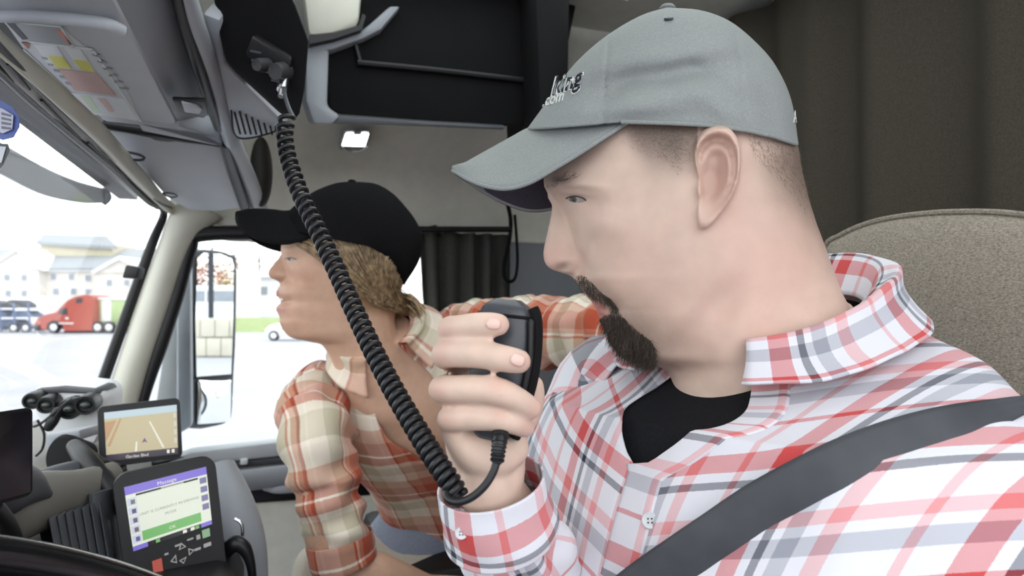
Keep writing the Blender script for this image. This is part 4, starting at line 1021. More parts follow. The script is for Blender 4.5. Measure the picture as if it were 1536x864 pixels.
disp = [
    (866, 300, 24, 14, .1, -.0052), (862, 292, 15, 3.4, .08, .0019), (866, 308, 14, 4, .1, .0012), (863, 300, 12, 3.2, .08, -.0010), (866, 284, 18, 3, .0, -.0012), (850, 306, 8, 10, 0, -.002), (838, 276, 16, 8, .35, .004), (868, 277, 26, 7, .2, .0032), (905, 335, 30, 20, .2, .0045), (890, 318, 16, 8, .3, -.0012),
    (861, 388, 7.5, 10, .1, .0035), (876, 390, 5, 13, -.2, -.0055), (842, 401, 9, 3.6, -.25, -.0075), (868, 425, 16, 8, .9, .001),
    (900, 452, 9, 4, .7, .0022), (905, 472, 9, 5, .5, .0018), (903, 462, 12, 2.6, .5, -.0028), (922, 462, 7, 9, .5, -.003), (892, 425, 10, 22, -.6, -.0018),
    (930, 512, 18, 18, 0, .002), (960, 505, 30, 30, .5, .001), (1010, 300, 26, 40, 0, .001), (965, 290, 30, 26, 0, -.003), (985, 425, 40, 40, 0, -.002),
    (1030, 470, 14, 60, .75, .0035), (1075, 455, 40, 22, -.5, -.006), (1030, 540, 30, 26, .3, -.007), (1120, 470, 24, 70, .45, .003), (1150, 350, 40, 50, 0, -.004),
]
MH = Head(HP, xf, xb, x0, wm, nw, xm=.52, p=2.35, disp=disp)
body = MB(); MH.shell(body)
# ear: a dished shell with helix, antihelix, concha and lobe
ear_o = cr([(1040, 226), (1046, 206), (1060, 192), (1078, 188), (1096, 194), (1108, 212), (1112, 236), (1110, 262), (1103, 286), (1092, 306), (1078, 324), (1066, 338), (1056, 344), (1048, 340), (1045, 322), (1047, 302), (1045, 284), (1047, 268), (1042, 248)], 96, closed=True)
EC = A(1073, 268)
rr = np.linspace(0, 1, 30)
ex = EC[0] + rr[:, None] * (ear_o[:, 0] - EC[0]); ey = EC[1] + rr[:, None] * (ear_o[:, 1] - EC[1])
wb = MH.w(np.minimum(ex, 1078), ey, False)
flare = np.clip((ex - 1046) / 66, 0, 1) * .013 + .005
ang = np.arctan2(-(ey - EC[1]), ex - EC[0]); rad_ = rr[:, None] + 0 * ex
helix = np.exp(-((rad_ - .89) / .075) ** 2) * .0068 * np.clip(.25 + np.clip(np.cos(ang - 1.0) + .75, 0, 1), 0, 1)
groove = -np.exp(-((rad_ - .74) / .075) ** 2) * .0065 * np.clip(np.cos(ang - .9) + .6, 0, 1)
anti = np.exp(-((rad_ - .55) / .10) ** 2) * .0045 * np.clip(np.cos(ang - .4) + .6, 0, 1)
concha = -.0150 * gz(ex, ey, 1067, 274, 11, 22, .12) - .006 * gz(ex, ey, 1072, 230, 12, 9)
tragus = .005 * gz(ex, ey, 1049, 284, 5, 9)
lobe = .002 * gz(ex, ey, 1058, 326, 9, 10)
ew = wb + flare + helix + groove + anti + concha + tragus + lobe
ew[-1] -= .0025
back = wb + flare * .4 - .010
ef, eb = HP.at(ex, ey, ew), HP.at(ex, ey, back)
ring = np.concatenate([ef[1:], eb[-1:0:-1]], 0)
body.grid(ring, wrap=True, cap=True)
body.grid(HP.mirror(ring), wrap=True, cap=True)

# right hand closed round the microphone
def finger(mb, pts, n=26, seg=14):
    q = A(*[list(P(x, y, d)) + [r] for x, y, d, r in pts]); mb.tube(q[:, :3], q[:, 3], seg, n, round_cap=True)
FI = dict(
    index=[(742, 520, .474, .0098), (716, 506, .470, .0100), (688, 497, .456, .0098), (676, 494, .436, .0090), (690, 492, .416, .0084), (716, 488, .402, .0080), (738, 487, .397, .0076), (747, 487, .3965, .0070)],
    middle=[(742, 560, .474, .0100), (710, 546, .470, .0104), (680, 536, .456, .0102), (668, 532, .434, .0094), (686, 530, .413, .0090), (724, 532, .397, .0086), (762, 539, .392, .0080), (778, 542, .3925, .0074)],
    ring=[(744, 600, .474, .0098), (706, 592, .470, .0102), (674, 586, .455, .0100), (664, 584, .434, .0094), (684, 584, .412, .0090), (722, 584, .399, .0088), (750, 588, .394, .0085), (776, 600, .398, .0078), (796, 612, .404, .0070)],
    little=[(742, 640, .474, .0094), (708, 636, .468, .0096), (684, 632, .452, .0094), (675, 629, .434, .0088), (692, 627, .416, .0084), (724, 626, .404, .0082), (752, 628, .400, .0079), (772, 634, .403, .0074), (786, 640, .409, .0068)])
for k in FI: finger(body, FI[k])
finger(body, [(724, 690, .45, .012), (760, 652, .452, .0125), (788, 622, .458, .0105), (797, 596, .458, .0095), (799, 580, .457, .008)])         # thumb behind the microphone
for pts in ([(740, 530, .474, .012), (730, 580, .476, .015), (726, 640, .468, .017), (728, 690, .452, .0185), (738, 735, .442, .0185)],
            [(706, 560, .466, .011), (696, 620, .462, .014), (704, 670, .448, .016), (724, 720, .44, .018)],
            [(758, 560, .472, .010), (756, 620, .462, .014), (752, 672, .446, .0165), (746, 720, .44, .018)],
            [(690, 650, .438, .012), (712, 676, .430, .0145), (740, 684, .428, .0145), (764, 672, .434, .013)]):
    finger(body, pts, 30, 18)
def limb(mb, pts, n=30, seg=18):
    q = A(*[list(p) + [r] for p, r in pts]); mb.tube(q[:, :3], q[:, 3], seg, n, round_cap=True)
# frame of the driver's trunk: faces forward in the cab, leaning back a little
_tw = .26
MF = -R * math.cos(_tw) - N * math.sin(_tw); ML = np.cross(UP, MF)
MT = nrm(UP * math.cos(.2) - MF * math.sin(.2))
NB = P(1150, 514, .582)
def mt(l, f, h): return NB + ML * l + MF * f + MT * h
EL_R, WR = P(850, 940, .60), P(738, 738, .442)
limb(body, [(mt(-.16, .02, -.085), .044), (EL_R * .5 + mt(-.175, .02, -.075) * .5, .044), (EL_R, .036), (EL_R * .45 + WR * .55, .033), (WR, .0215), (P(734, 705, .443), .019)], 50, 20)
EL_L = mt(.27, .06, -.34)
limb(body, [(mt(.145, 0, -.11), .042), (EL_L * .5 + mt(.185, 0, -.11) * .5, .040), (EL_L, .036)], 30)
def trunk(rings, n, seg, infl=0.0, ex=2.5, top=.5):
    """rings: h, half width, front, back, forward offset -> array of loops, starting at the front"""
    q = cr(rings, n); th = np.linspace(0, 2 * math.pi, seg, endpoint=False); out = []
    for h, hw, fr, bk, off in q:
        c, s_ = np.cos(th), np.sin(th)
        c_, s2 = np.sign(c) * np.abs(c) ** (2 / ex), np.sign(s_) * np.abs(s_) ** (2 / ex)
        f = np.where(c > 0, c_ * (fr + infl), c_ * (bk + infl)) + off
        tilt = -f * .58 * np.clip((h + .06) / .08, 0, 1)
        out.append(NB + np.outer(s2 * (hw + infl), ML) + np.outer(f, MF) + np.outer(h + tilt, MT))
    return np.array(out)
RINGS = [(.012, .074, .066, .070, .000), (.004, .084, .072, .074, 0), (-.008, .112, .082, .080, .002), (-.020, .148, .092, .086, .004), (-.034, .178, .102, .092, .008), (-.056, .204, .112, .100, .012), (-.095, .222, .122, .11, .016), (-.16, .222, .13, .12, .02), (-.24, .21, .134, .12, .024), (-.36, .195, .138, .12, .03), (-.5, .19, .145, .12, .036)]
body.grid(trunk(RINGS, 40, 40, -.012), wrap=True, cap=True)

v, fs, e = voxel(body, .0017, 2)
man = thing('person', mt(0, 0, -.5), 'man in grey cap and red white check shirt speaking into a handheld microphone', 'person')
M_skin = skin_mat('warm_pale_skin', srgb(208, 182, 166), srgb(198, 146, 134), srgb(92, 78, 68))
px = proj(v); wv = HP.w(v); vm = np.where((wv < 0)[:, None], HP.mirror(v), v); pm_ = proj(vm); X, Y = pm_[:, 0], pm_[:, 1]
headm = (np.abs(wv) < .12) & (v[:, 1] > .38) & (px[:, 0] > 800) & (Y < 720)
redness = np.zeros(len(v)); hair = np.zeros(len(v)); lip = np.zeros(len(v))
g = lambda *a: gz(X, Y, *a)
redness += .45 * g(828, 385, 16, 16) + .25 * g(870, 392, 8, 14) + .18 * g(930, 400, 50, 50) + .4 * g(1160, 400, 60, 70, .4) + .4 * g(1085, 260, 24, 60) + .2 * g(1040, 480, 60, 50) + .2 * g(872, 318, 20, 9)
hair += .95 * (1 / (1 + np.exp(-(X - 1150 + (Y - 260) * .25) / 16))) * (1 / (1 + np.exp((Y - 300 - (X - 1180) * .9) / 22))) * (X > 1100)
side = (1 / (1 + np.exp(-(X - 936 - (Y - 190) * .5) / 7))) * (1 / (1 + np.exp((Y - 232 - 14 * np.sin((X - 930) / 28)) / 13))) * (X < 1046)
hair += .9 * side + .3 * g(1015, 236, 16, 22)
jaw = g(955, 500, 45, 30, .4) + .5 * g(900, 432, 26, 12, .8)
hair += .55 * np.clip(jaw, 0, 1) + .10 * g(1010, 470, 60, 55) + .55 * g(842, 402, 8, 3.4, -.25)  # last term paints the shade inside the nostril, not hair
hair += .75 * g(840, 270, 15, 5.5, .1) + .35 * g(864, 293, 15, 2.2, .1)
lip += .9 * np.clip(g(897, 455, 13, 5, .75) + g(900, 470, 9, 5, .4), 0, 1)
cols = np.stack([np.clip(redness, 0, .8), np.clip(hair, 0, 1), np.clip(lip, 0, 1)], -1) * headm[:, None]
hm = ~headm & (v[:, 1] < .52)
cols[hm, 0] = .02 + .4 * sum(gz(px[hm, 0], px[hm, 1], *q) for q in ((748, 487, 12, 12), (784, 543, 13, 12), (803, 612, 10, 12), (792, 640, 10, 10), (668, 496, 10, 12), (660, 534, 9, 12), (656, 586, 9, 14), (668, 630, 8, 12), (746, 578, 10, 8), (750, 622, 10, 8))) + .12 * np.clip(fbm(v[hm], 40), -1, 1)
mb_ = MB(); mb_.add(v, fs)
mbody = mb_.build('body', M_skin, man, fix=False, sharp=180)
set_cols(mbody, cols)

# nails on the fingers
M_nail = mat('finger_nail', srgb(222, 186, 174), .28, .03, 60)
BODY_BVH = bvh_of(mbody)
def nail(cx, cy, rx, ry, rot):
    n = 9; u = np.linspace(-1, 1, n); pts = np.zeros((n, n, 3)); c, s_ = math.cos(rot), math.sin(rot)
    for i, a in enumerate(u):
        for j, b_ in enumerate(u):
            A_, B_ = a * math.sqrt(1 - b_ * b_ / 2.2), b_ * math.sqrt(1 - a * a / 2.2)
            x, y = cx + A_ * rx * c - B_ * ry * s_, cy + A_ * rx * s_ + B_ * ry * c
            d = cast(BODY_BVH, x, y, .4); pts[i, j] = P(x, y, d - .0010 - .0005 * (1 - a * a) * (1 - b_ * b_))
    b = MB(); b.grid(pts); o = b.build('finger_nail', M_nail, man); s2 = o.modifiers.new('t', 'SOLIDIFY'); s2.thickness = .0005
nail(740, 486, 11.5, 8.5, .05); nail(777, 540, 11.5, 9.5, .35)

# eyes
M_eye = NT('eye_surface'); tc = M_eye.new('ShaderNodeTexCoord'); sx = M_eye.new('ShaderNodeSeparateXYZ'); M_eye.link(tc.outputs['UV'], sx.inputs[0])
M_eye.base(M_eye.ramp(sx.outputs[0], [(0, (.01, .01, .01)), (.16, (.01, .01, .01)), (.18, srgb(84, 98, 96)), (.36, srgb(66, 78, 78)), (.4, srgb(176, 168, 162)), (1, srgb(166, 152, 146))])); M_eye.set(Roughness=.1)
def eyeball(c, r, look, parent, m):
    look = nrm(look); x = nrm(np.cross(look, UP)); y = np.cross(x, look)
    ph = np.linspace(.02, math.pi - .02, 24); th = np.linspace(0, 2 * math.pi, 24, endpoint=False)
    pts = c + r * (np.cos(ph)[:, None, None] * look + np.sin(ph)[:, None, None] * (np.cos(th)[None, :, None] * x + np.sin(th)[None, :, None] * y))
    uv = np.stack([np.broadcast_to((ph / 1.25)[:, None], (24, 24)), np.zeros((24, 24))], -1)
    b = MB(); b.grid(pts, wrap=True, cap=True, uv=uv); return b.build('eyeball', m, parent)
def lids(c, r, look, up, parent, m, lash, a_up, a_lo, span=1.25):
    """two skin shells over the eyeball, open by the given angles above and below the gaze"""
    look = nrm(look); x = nrm(np.cross(look, up)); y = nrm(np.cross(x, look))
    for nm, a0, a1, k in (('upper_eyelid', a_up, 1.5, 1), ('lower_eyelid', -a_lo, -1.4, 1)):
        u = np.linspace(-span, span, 22); rows = []
        for t in np.linspace(0, 1, 10):
            a = (a0 * np.cos(u / span * math.pi / 2) ** .7 * (1 - t) + a1 * t)
            rr_ = r * (1 + .02 * math.sin(t * 3))
            rows.append(c + rr_ * (np.cos(a)[:, None] * (np.cos(u)[:, None] * look + np.sin(u)[:, None] * x) + np.sin(a)[:, None] * y))
        b = MB(); b.grid(np.array(rows)); o = b.build(nm, m, parent); set_cols(o, np.tile([.25, .12, 0], (len(o.data.vertices), 1)))
        s2 = o.modifiers.new('t', 'SOLIDIFY'); s2.thickness = .0012; s2.offset = 1
        if nm[0] == 'u':
            b = MB(); b.tube(rows[0] + look * .0004, .0007, 6); b.build('eyelashes', lash, parent)
M_hair = mat('dark_brown_hair', srgb(48, 38, 32), .5, .25, 200)
def almond(plane, bvh, cx, cy, rx, ry, rot, ix, ir, parent, m, lash, lift=.0004):
    """an eye between its lids: a small bulging almond on the face, with a lash line along its upper edge, on both sides of the head"""
    n = 25; u = np.linspace(-1, 1, n); v_ = np.linspace(-1, 1, 11); pts = np.zeros((11, n, 3)); uv = np.zeros((11, n, 2)); c, s_ = math.cos(rot), math.sin(rot)
    for i, b_ in enumerate(v_):
        for j, a_ in enumerate(u):
            h = (1 - a_ * a_) ** .8 * (b_ if b_ > 0 else b_ * 1.15); x = cx + a_ * rx * c - h * ry * s_; y = cy + a_ * rx * s_ + h * ry * c
            d = cast(bvh, x, y, .5); pts[i, j] = P(x, y, d - lift - .0006 * (1 - a_ * a_) * (1 - b_ * b_)); uv[i, j] = (math.hypot((a_ - ix) * rx, h * ry - .5) / ir * .38, 0)
    for mir in (0, 1):
        q = plane.mirror(pts) if mir else pts
        b = MB(); b.grid(q, uv=uv); e_ = b.build('eye', m, parent)
        b = MB(); b.tube(q[0] - ray(cx, cy) * .0003 * (1 - mir), .00055, 6); b.build('eyelashes', lash, parent)
almond(HP, BODY_BVH, 864, 299.5, 15, 4.4, .10, -.30, 5.4, man, M_eye.m, M_hair)

# brows, moustache and goatee, cropped side hair: real hairs
rnd = random.Random(11)
def hair_field(poly, n, L, dr, jit, mirror=True, lift=.35):
    poly = A(*poly); x0_, y0_ = poly.min(0); x1_, y1_ = poly.max(0); R_, D_, L_ = [], [], []
    while len(R_) < n:
        x, y = rnd.uniform(x0_, x1_), rnd.uniform(y0_, y1_)
        if not inside(poly, A(x), A(y))[0]: continue
        xx = max(x, float(MH.g('xf', y)) + .5); w = float(MH.w(A(xx), A(y))[0]); p = HP.at(xx, y, w - .0004)
        q = HP.at(xx + dr[0], y + dr[1], w); d = nrm(q - p)
        wy = float(MH.w(A(xx - 6.), A(y))[0]); nl = nrm(HP.n + HP.f * np.clip((w - wy) / .0035, 0, 2.2))
        d = nrm(d + nl * lift + A(rnd.gauss(0, jit), rnd.gauss(0, jit), rnd.gauss(0, jit)))
        if mirror and rnd.random() < .5: p = HP.mirror(p); d = d - 2 * np.dot(d, HP.n) * HP.n
        R_.append(p); D_.append(d); L_.append(L * rnd.uniform(.6, 1.25))
    return R_, D_, L_
def hair_part(name, fields, rad, m, parent, **k):
    r_, d_, l_ = [], [], []
    for f_ in fields: r_ += f_[0]; d_ += f_[1]; l_ += f_[2]
    return strands(name, r_, d_, l_, rad, m, parent, rnd=rnd, kind='stuff', **k)
M_beard = mat('dark_beard_hair', srgb(66, 56, 48), .5, .3, 300)
hair_part('goatee', [
    hair_field([(896, 478), (912, 470), (934, 474), (954, 494), (976, 508), (984, 526), (976, 544), (945, 541), (925, 528), (912, 508)], 4200, .0095, (4, 10), .3),
    hair_field([(912, 462), (924, 460), (946, 490), (936, 500), (918, 482)], 900, .007, (6, 10), .25),
    hair_field([(940, 530), (984, 528), (986, 548), (960, 548)], 900, .009, (-4, 10), .3)], .00022, M_beard, man, label='dark full goatee')
hair_part('moustache', [
    hair_field([(860, 413), (876, 412), (896, 432), (916, 452), (908, 456), (888, 446), (870, 432)], 1500, .006, (7, 8), .25),
    hair_field([(900, 438), (914, 446), (930, 466), (922, 468)], 500, .006, (6, 9), .2)], .00018, M_beard, man)
hair_part('eyebrow', [hair_field([(818, 284), (822, 270), (840, 262), (858, 264), (862, 270), (842, 272), (828, 286)], 1300, .007, (9, -3), .15, lift=.15)], .00028, M_hair, man)
M_short = mat('cropped_brown_hair', srgb(122, 106, 92), .6, .25, 300)
hair_part('cropped_hair', [
    hair_field([(915, 188), (1042, 186), (1036, 236), (1014, 262), (1000, 240), (960, 226), (930, 214)], 1600, .0034, (8, 7), .25, lift=.2),
    hair_field([(1116, 190), (1200, 222), (1206, 262), (1216, 300), (1206, 318), (1180, 280), (1130, 232)], 1700, .004, (2, 8), .25, lift=.25)], .00010, M_short, man)

# ---- the grey cap
M_cap = cloth_mat('grey_cap_twill', srgb(136, 140, 138), srgb(150, 154, 152), 700)
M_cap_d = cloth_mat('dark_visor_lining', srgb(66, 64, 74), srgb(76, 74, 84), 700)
Lc = cr([(1000, 11), (960, 24), (910, 54), (868, 90), (838, 126), (814, 160), (790, 191)], 60)
Rc = cr([(1002, 11), (1050, 16), (1094, 34), (1134, 68), (1164, 104), (1187, 152), (1198, 216)], 60)
bot = lambda x: np.interp(x, [790, 850, 935, 1000, 1060, 1120, 1160, 1198], [194, 190, 184, 186, 189, 197, 206, 219])
def cap_w(x, v, base=.0865):
    """half width of the crown at image x on the row v (0 top, 1 rim)"""
    i = np.clip(v * 59, 0, 59)
    xl, xr = np.interp(i, np.arange(60), Lc[:, 0]), np.interp(i, np.arange(60), Rc[:, 0])
    t = np.clip((x - xl) / np.maximum(xr - xl, 1), 0, 1)
    W_ = base * (1 - (1 - np.clip(v, 0, 1)) ** 2.3) ** .55
    s_ = np.abs(2 * t - 1)
    return W_ * (1 - s_ ** 2.5) ** (1 / 2.1)
nr, nc = 90, 110
vv = np.linspace(0, 1, nr)[:, None]; tt = (1 - np.cos(np.linspace(0, math.pi, nc)))[None] / 2
cxl, cyl = (np.interp(vv * 59, np.arange(60), Lc[:, k]) for k in (0, 1)); cxr, cyr = (np.interp(vv * 59, np.arange(60), Rc[:, k]) for k in (0, 1))
cx = cxl + (cxr - cxl) * tt
lin = cyl + (cyr - cyl) * tt
cy = lin + (bot(cx) - (191 + (218 - 191) * tt)) * vv ** 2
cw = cap_w(cx, vv + 0 * tt)
ed = np.clip(np.minimum(tt, 1 - tt) * 8, 0, 1) * np.clip(vv * 4, 0, 1)
def cap_folds(x, y):
    return (-.0050 * gz(x, y, 1000, 112, 85, 15, -.2) + .0036 * gz(x, y, 985, 145, 75, 14, -.12) + .003 * gz(x, y, 1010, 86, 70, 13, -.18) - .003 * gz(x, y, 1075, 128, 34, 10, .65)
            - .0030 * gz(x, y, 930, 128, 40, 13, -.75) + .003 * gz(x, y, 1090, 165, 30, 14, .5) - .002 * gz(x, y, 1140, 120, 12, 40, -.25) - .002 * gz(x, y, 900, 155, 20, 9, -.3)
            + .002 * gz(x, y, 950, 165, 50, 9, -.05) - .0016 * gz(x, y, 1160, 170, 10, 30, -.1) - .0012 * np.exp(-((x - (912 - (y - 60) * .05)) / 2.2) ** 2) - .0012 * np.exp(-((x - (1110 + (y - 100) * .12)) / 2.2) ** 2))
cw = cw + ed * (1.9 * cap_folds(cx, cy) + .0012 * fbm(np.stack([cx / 60, cy / 60, cx * 0], -1), 1.0))
cw[:, 0] = 0; cw[:, -1] = 0
nearc = HP.at(cx, cy, np.maximum(cw, 0)); ring = np.concatenate([nearc, HP.mirror(nearc)[:, -2:0:-1]], 1)
b = MB(); b.grid(ring, wrap=True)
b.add(ring[0], [list(range(ring.shape[1]))])
cap = b.build('cap', M_cap, man, sharp=80, label='worn grey cap with embroidered letters')
s_ = cap.modifiers.new('t', 'SOLIDIFY'); s_.thickness = .002; s_.offset = -1
def cap_pt(x, y, off=0.0):
    i = np.argmin((cx - x) ** 2 + (cy - y) ** 2 + 0 * cw); return HP.at(x, y, cw.ravel()[i] + off)
# rim band stitch, panel seams, button, eyelets
rimx = np.linspace(932, 1194, 60)
b = MB(); b.tube([HP.at(x, float(bot(x)) - 1.5, float(cap_w(x, A(1.0))[0]) + .0012) for x in rimx], .0016, 8); b.build('rim_seam', M_cap, cap)
b = MB(); b.ball(HP.at(1001, 12, 0), (.007, .007, .003), 14, 8); b.build('top_button', M_cap, cap)
b = MB(); b.lathe(cap_pt(1003, 29, .0005), HP.n * .4 + UP * .9, [(0, .0036), (.0012, .0034), (.0012, .0015), (0, .0012)], 14); b.build('eyelet', M_dgrey, cap)
# visor: an arched tongue, drooping to both sides
ne = cr([(945, 181, .076), (905, 207, .080), (868, 231, .080), (832, 253, .0765), (795, 274, .070), (760, 283, .060), (728, 279, .046), (704, 270, .030), (688, 261, .012), (679, 256, 0)], 40)
md = cr([(835, 176, 0), (812, 186, 0), (790, 194, 0), (768, 206, 0), (748, 217, 0), (730, 227, 0), (712, 237, 0), (698, 245, 0), (687, 251, 0), (679, 256, 0)], 40)
E3, M3 = HP.at(ne[:, 0], ne[:, 1], ne[:, 2]), HP.at(md[:, 0], md[:, 1], md[:, 2])
rows = []
for t in np.linspace(0, 1, 16):
    a = t ** 1.0
    q = M3 * (1 - a) + E3 * a
    q = q + UP * (.012 * math.sin(math.pi * a) * np.linspace(1, .3, 40) ** 1)[:, None]
    rows.append(q)
nearv = np.array(rows)
full = np.concatenate([HP.mirror(nearv[:0:-1]), nearv], 0)
b = MB(); b.grid(full); vis = b.build('visor', M_cap, cap, sharp=80)
s_ = vis.modifiers.new('t', 'SOLIDIFY'); s_.thickness = .002; s_.offset = 0
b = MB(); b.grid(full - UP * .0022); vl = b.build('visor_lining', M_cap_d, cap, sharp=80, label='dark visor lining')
b = MB(); b.tube(full[-1], .0017, 8); b.tube(full[0], .0017, 8); b.build('visor_edge', M_cap, cap)
# embroidery that wraps round the front panel
def letters(name, txt, x, y, sc, shear, slope, m, off, bold=0.0, sx=1.0):
    cu = bpy.data.curves.new('t', 'FONT'); cu.body = txt; cu.size = 1; cu.shear = shear; cu.extrude = 0; cu.resolution_u = 3; cu.offset = bold
    o = bpy.data.objects.new('t', cu); COL.objects.link(o)
    dg = bpy.context.evaluated_depsgraph_get(); me = o.evaluated_get(dg).to_mesh()
    vs = [tuple(q.co) for q in me.vertices]; fs_ = [list(p.vertices) for p in me.polygons]; o.evaluated_get(dg).to_mesh_clear()
    bpy.data.objects.remove(o); bpy.data.curves.remove(cu)
    xs = max(q[0] for q in vs); pts = []
    for (a, c, _) in vs:
        X_ = x - (xs - a) * sc * sx; Y_ = y - c * sc - (a - xs) * sc * slope; pts.append(cap_pt(X_, Y_, off))
    mb2 = MB(); mb2.add(pts, fs_); o = mb2.build(name, m, cap, smooth=False, fix=False)
    s2 = o.modifiers.new('t', 'SOLIDIFY'); s2.thickness = .0008; s2.offset = 0; return o
M_thr_b = cloth_mat('black_thread', srgb(30, 32, 40), srgb(52, 54, 64), 900); M_thr_w = cloth_mat('white_thread', srgb(206, 208, 204), srgb(222, 224, 220), 900)
letters('embroidered_letters', 'king', 876, 126, 38, .35, .28, M_thr_w, .0006, .028, .74)
letters('embroidered_letters', 'king', 875, 125, 37, .35, .28, M_thr_b, .0014, .012, .72)
letters('embroidered_letters', '.com', 846, 150, 23, .35, .22, M_thr_w, .0010, .01, .7)
letters('embroidered_letters', 'A', 1195, 184, 26, 0, 0, M_thr_w, .001, .0, .3)

# ================================================================ the driver's shirt
W0, RD, PK, NV, GY = srgb(220, 220, 226), srgb(202, 84, 84), srgb(220, 158, 160), srgb(40, 44, 64), srgb(160, 162, 172)
ST = [(0, W0), (.20, PK), (.25, W0), (.40, RD), (.52, W0), (.58, NV), (.63, W0), (.68, GY), (.78, W0), (.86, PK), (.95, W0)]
M_shirt = plaid('red_white_check_cloth', ST, [(0, W0), (.12, RD), (.24, W0), (.30, NV), (.345, W0), (.52, PK), (.60, W0), (.66, GY), (.76, W0), (.9, RD), (.93, W0)], .105)
M_tee = cloth_mat('black_tee_cloth', srgb(24, 25, 28), srgb(32, 33, 36), 600)
shirt_r = trunk(RINGS, 110, 160, .004)
dl = np.linalg.norm(np.diff(shirt_r, axis=0), axis=2).mean(1); arc = np.concatenate([[0], np.cumsum(dl)])
th = np.linspace(0, 2 * math.pi, 160, endpoint=False)
def fold_noise(pts, s1, a1, s2, a2, seed, stretch=(1, 1, .35)):
    return a1 * fbm(pts * A(*stretch), s1, seed) + a2 * fbm(pts * A(*stretch), s2, seed + 3)
cen = shirt_r.mean(1, keepdims=True); out_ = shirt_r - cen; out_ /= np.linalg.norm(out_, axis=2, keepdims=True)
loc = np.stack([(shirt_r - NB) @ ML, (shirt_r - NB) @ MF, (shirt_r - NB) @ MT], -1)
ramp_ = np.clip(np.linspace(0, 1, 110) * 5, 0, 1)[:, None]
shirt_r = shirt_r + out_ * (ramp_ * fold_noise(loc, 13, .007, 38, .0025, 1.0))[..., None]
lu = (shirt_r - NB) @ ML; lv = -((shirt_r - NB) @ MT)
side_ = np.clip((np.abs(lu) - .12) / .1, 0, 1)
U_ = lu * 1.0 + .02 * np.sin(lv * 8) + .15 * lv * np.tanh(lu / .06) * 1.4; V_ = lv + np.abs(lu) * .35 + .006 * fbm(loc, 8, 4)
uv = np.stack([U_ + .018, V_], -1)
# the front is open in a V down to the first closed button: every loop starts at one edge of the opening and ends at the other
open_ = np.clip(.40 * (1 - (arc / .165) ** 1.3), 0, None)
nr, nc = shirt_r.shape[:2]; nu = 200
thx = np.concatenate([th, [2 * math.pi]])
def reopen(arr):
    ext = np.concatenate([arr, arr[:, :1]], 1); out2 = np.zeros((nr, nu, arr.shape[2]))
    for i in range(nr):
        ta = np.linspace(open_[i], 2 * math.pi - open_[i], nu)
        for k in range(arr.shape[2]): out2[i, :, k] = np.interp(ta, thx, ext[i, :, k])
    return out2
uv = reopen(uv); shirt_r = reopen(shirt_r)
mbs = MB(); mbs.grid(shirt_r, uv=uv)
shirt = mbs.build('shirt', M_shirt, man, fix=False, sharp=80, label='red and white check shirt')
s_ = shirt.modifiers.new('t', 'SOLIDIFY'); s_.thickness = .0016; s_.offset = -1
tee_r = trunk(RINGS, 60, 80, -.004); tee_r = tee_r[4:]
b = MB(); b.grid(tee_r[:40], wrap=True); b.build('tee_shirt', M_tee, man, label='black tee under the open collar')
SHB = bvh_of(shirt)

def sleeve(name, path, rads, m, parent, seed, nseg=64, n=90, fold=.005, rot=0, tw=0):
    q = cr([list(p) + [r] for p, r in zip(path, rads)], n); ctr, rad_s = q[:, :3], q[:, 3]
    T = np.gradient(ctr, axis=0); T /= np.linalg.norm(T, axis=1)[:, None]; x = A(0, 0, 1.); rings = []; uvs = []; L = np.concatenate([[0], np.cumsum(np.linalg.norm(np.diff(ctr, axis=0), axis=1))])
    a = np.linspace(0, 2 * math.pi, nseg + 1)
    for k in range(n):
        x = nrm(x - T[k] * np.dot(x, T[k])); y = np.cross(T[k], x)
        rr2 = rad_s[k] * np.ones(nseg + 1)
        f = fold * (np.sin(L[k] * 150 + 2.2 * np.sin(a + seed) + seed) * .5 + .5 * np.sin(L[k] * 95 + 3 * np.cos(a * 1.0 + seed * 2)))
        f = f + np.array([fold * 1.2 * noise.noise(Vector((math.cos(z) * 1.8 + seed, math.sin(z) * 1.8, L[k] * 28))) for z in a])
        rr2 = rr2 + f * np.clip(min(k, n - 1 - k) / 8, .15, 1)
        rings.append(ctr[k] + rr2[:, None] * (np.cos(a)[:, None] * x + np.sin(a)[:, None] * y))
        uvs.append(np.stack([(a + rot) * rad_s.mean() + tw * L[k], np.full(nseg + 1, L[k])], -1))
    b = MB(); b.grid(np.array(rings), uv=np.array(uvs)); o = b.build(name, m, parent, sharp=80, fix=True)
    s2 = o.modifiers.new('t', 'SOLIDIFY'); s2.thickness = .0015; s2.offset = 0; return o
SH_R = mt(-.165, .015, -.07)
sleeve('sleeve', [mt(-.13, .01, -.075), SH_R, SH_R * .5 + EL_R * .5, EL_R + A(.004, .0, .006), EL_R * .5 + P(752, 802, .458) * .5, P(751, 800, .459), P(745, 768, .452)], [.066, .064, .060, .052, .045, .0305, .026], M_shirt, shirt, 2.0, rot=.8)
sleeve('sleeve', [mt(.175, -.02, -.13), mt(.20, -.01, -.14), EL_L * .5 + mt(.20, 0, -.13) * .5, EL_L], [.05, .064, .062, .054], M_shirt, shirt, 5.0, rot=2.0)
cuff_o = sleeve('cuff', [P(736, 722, .444), P(742, 750, .448), P(749, 782, .455), P(752, 796, .458)], [.0355, .0365, .0388, .0390], M_shirt, shirt, 4.0, fold=.0012, n=30, rot=1.0)
CUB = bvh_of(cuff_o)
M_btn = mat('pearl_button', srgb(196, 198, 202), .3, .06, 200)
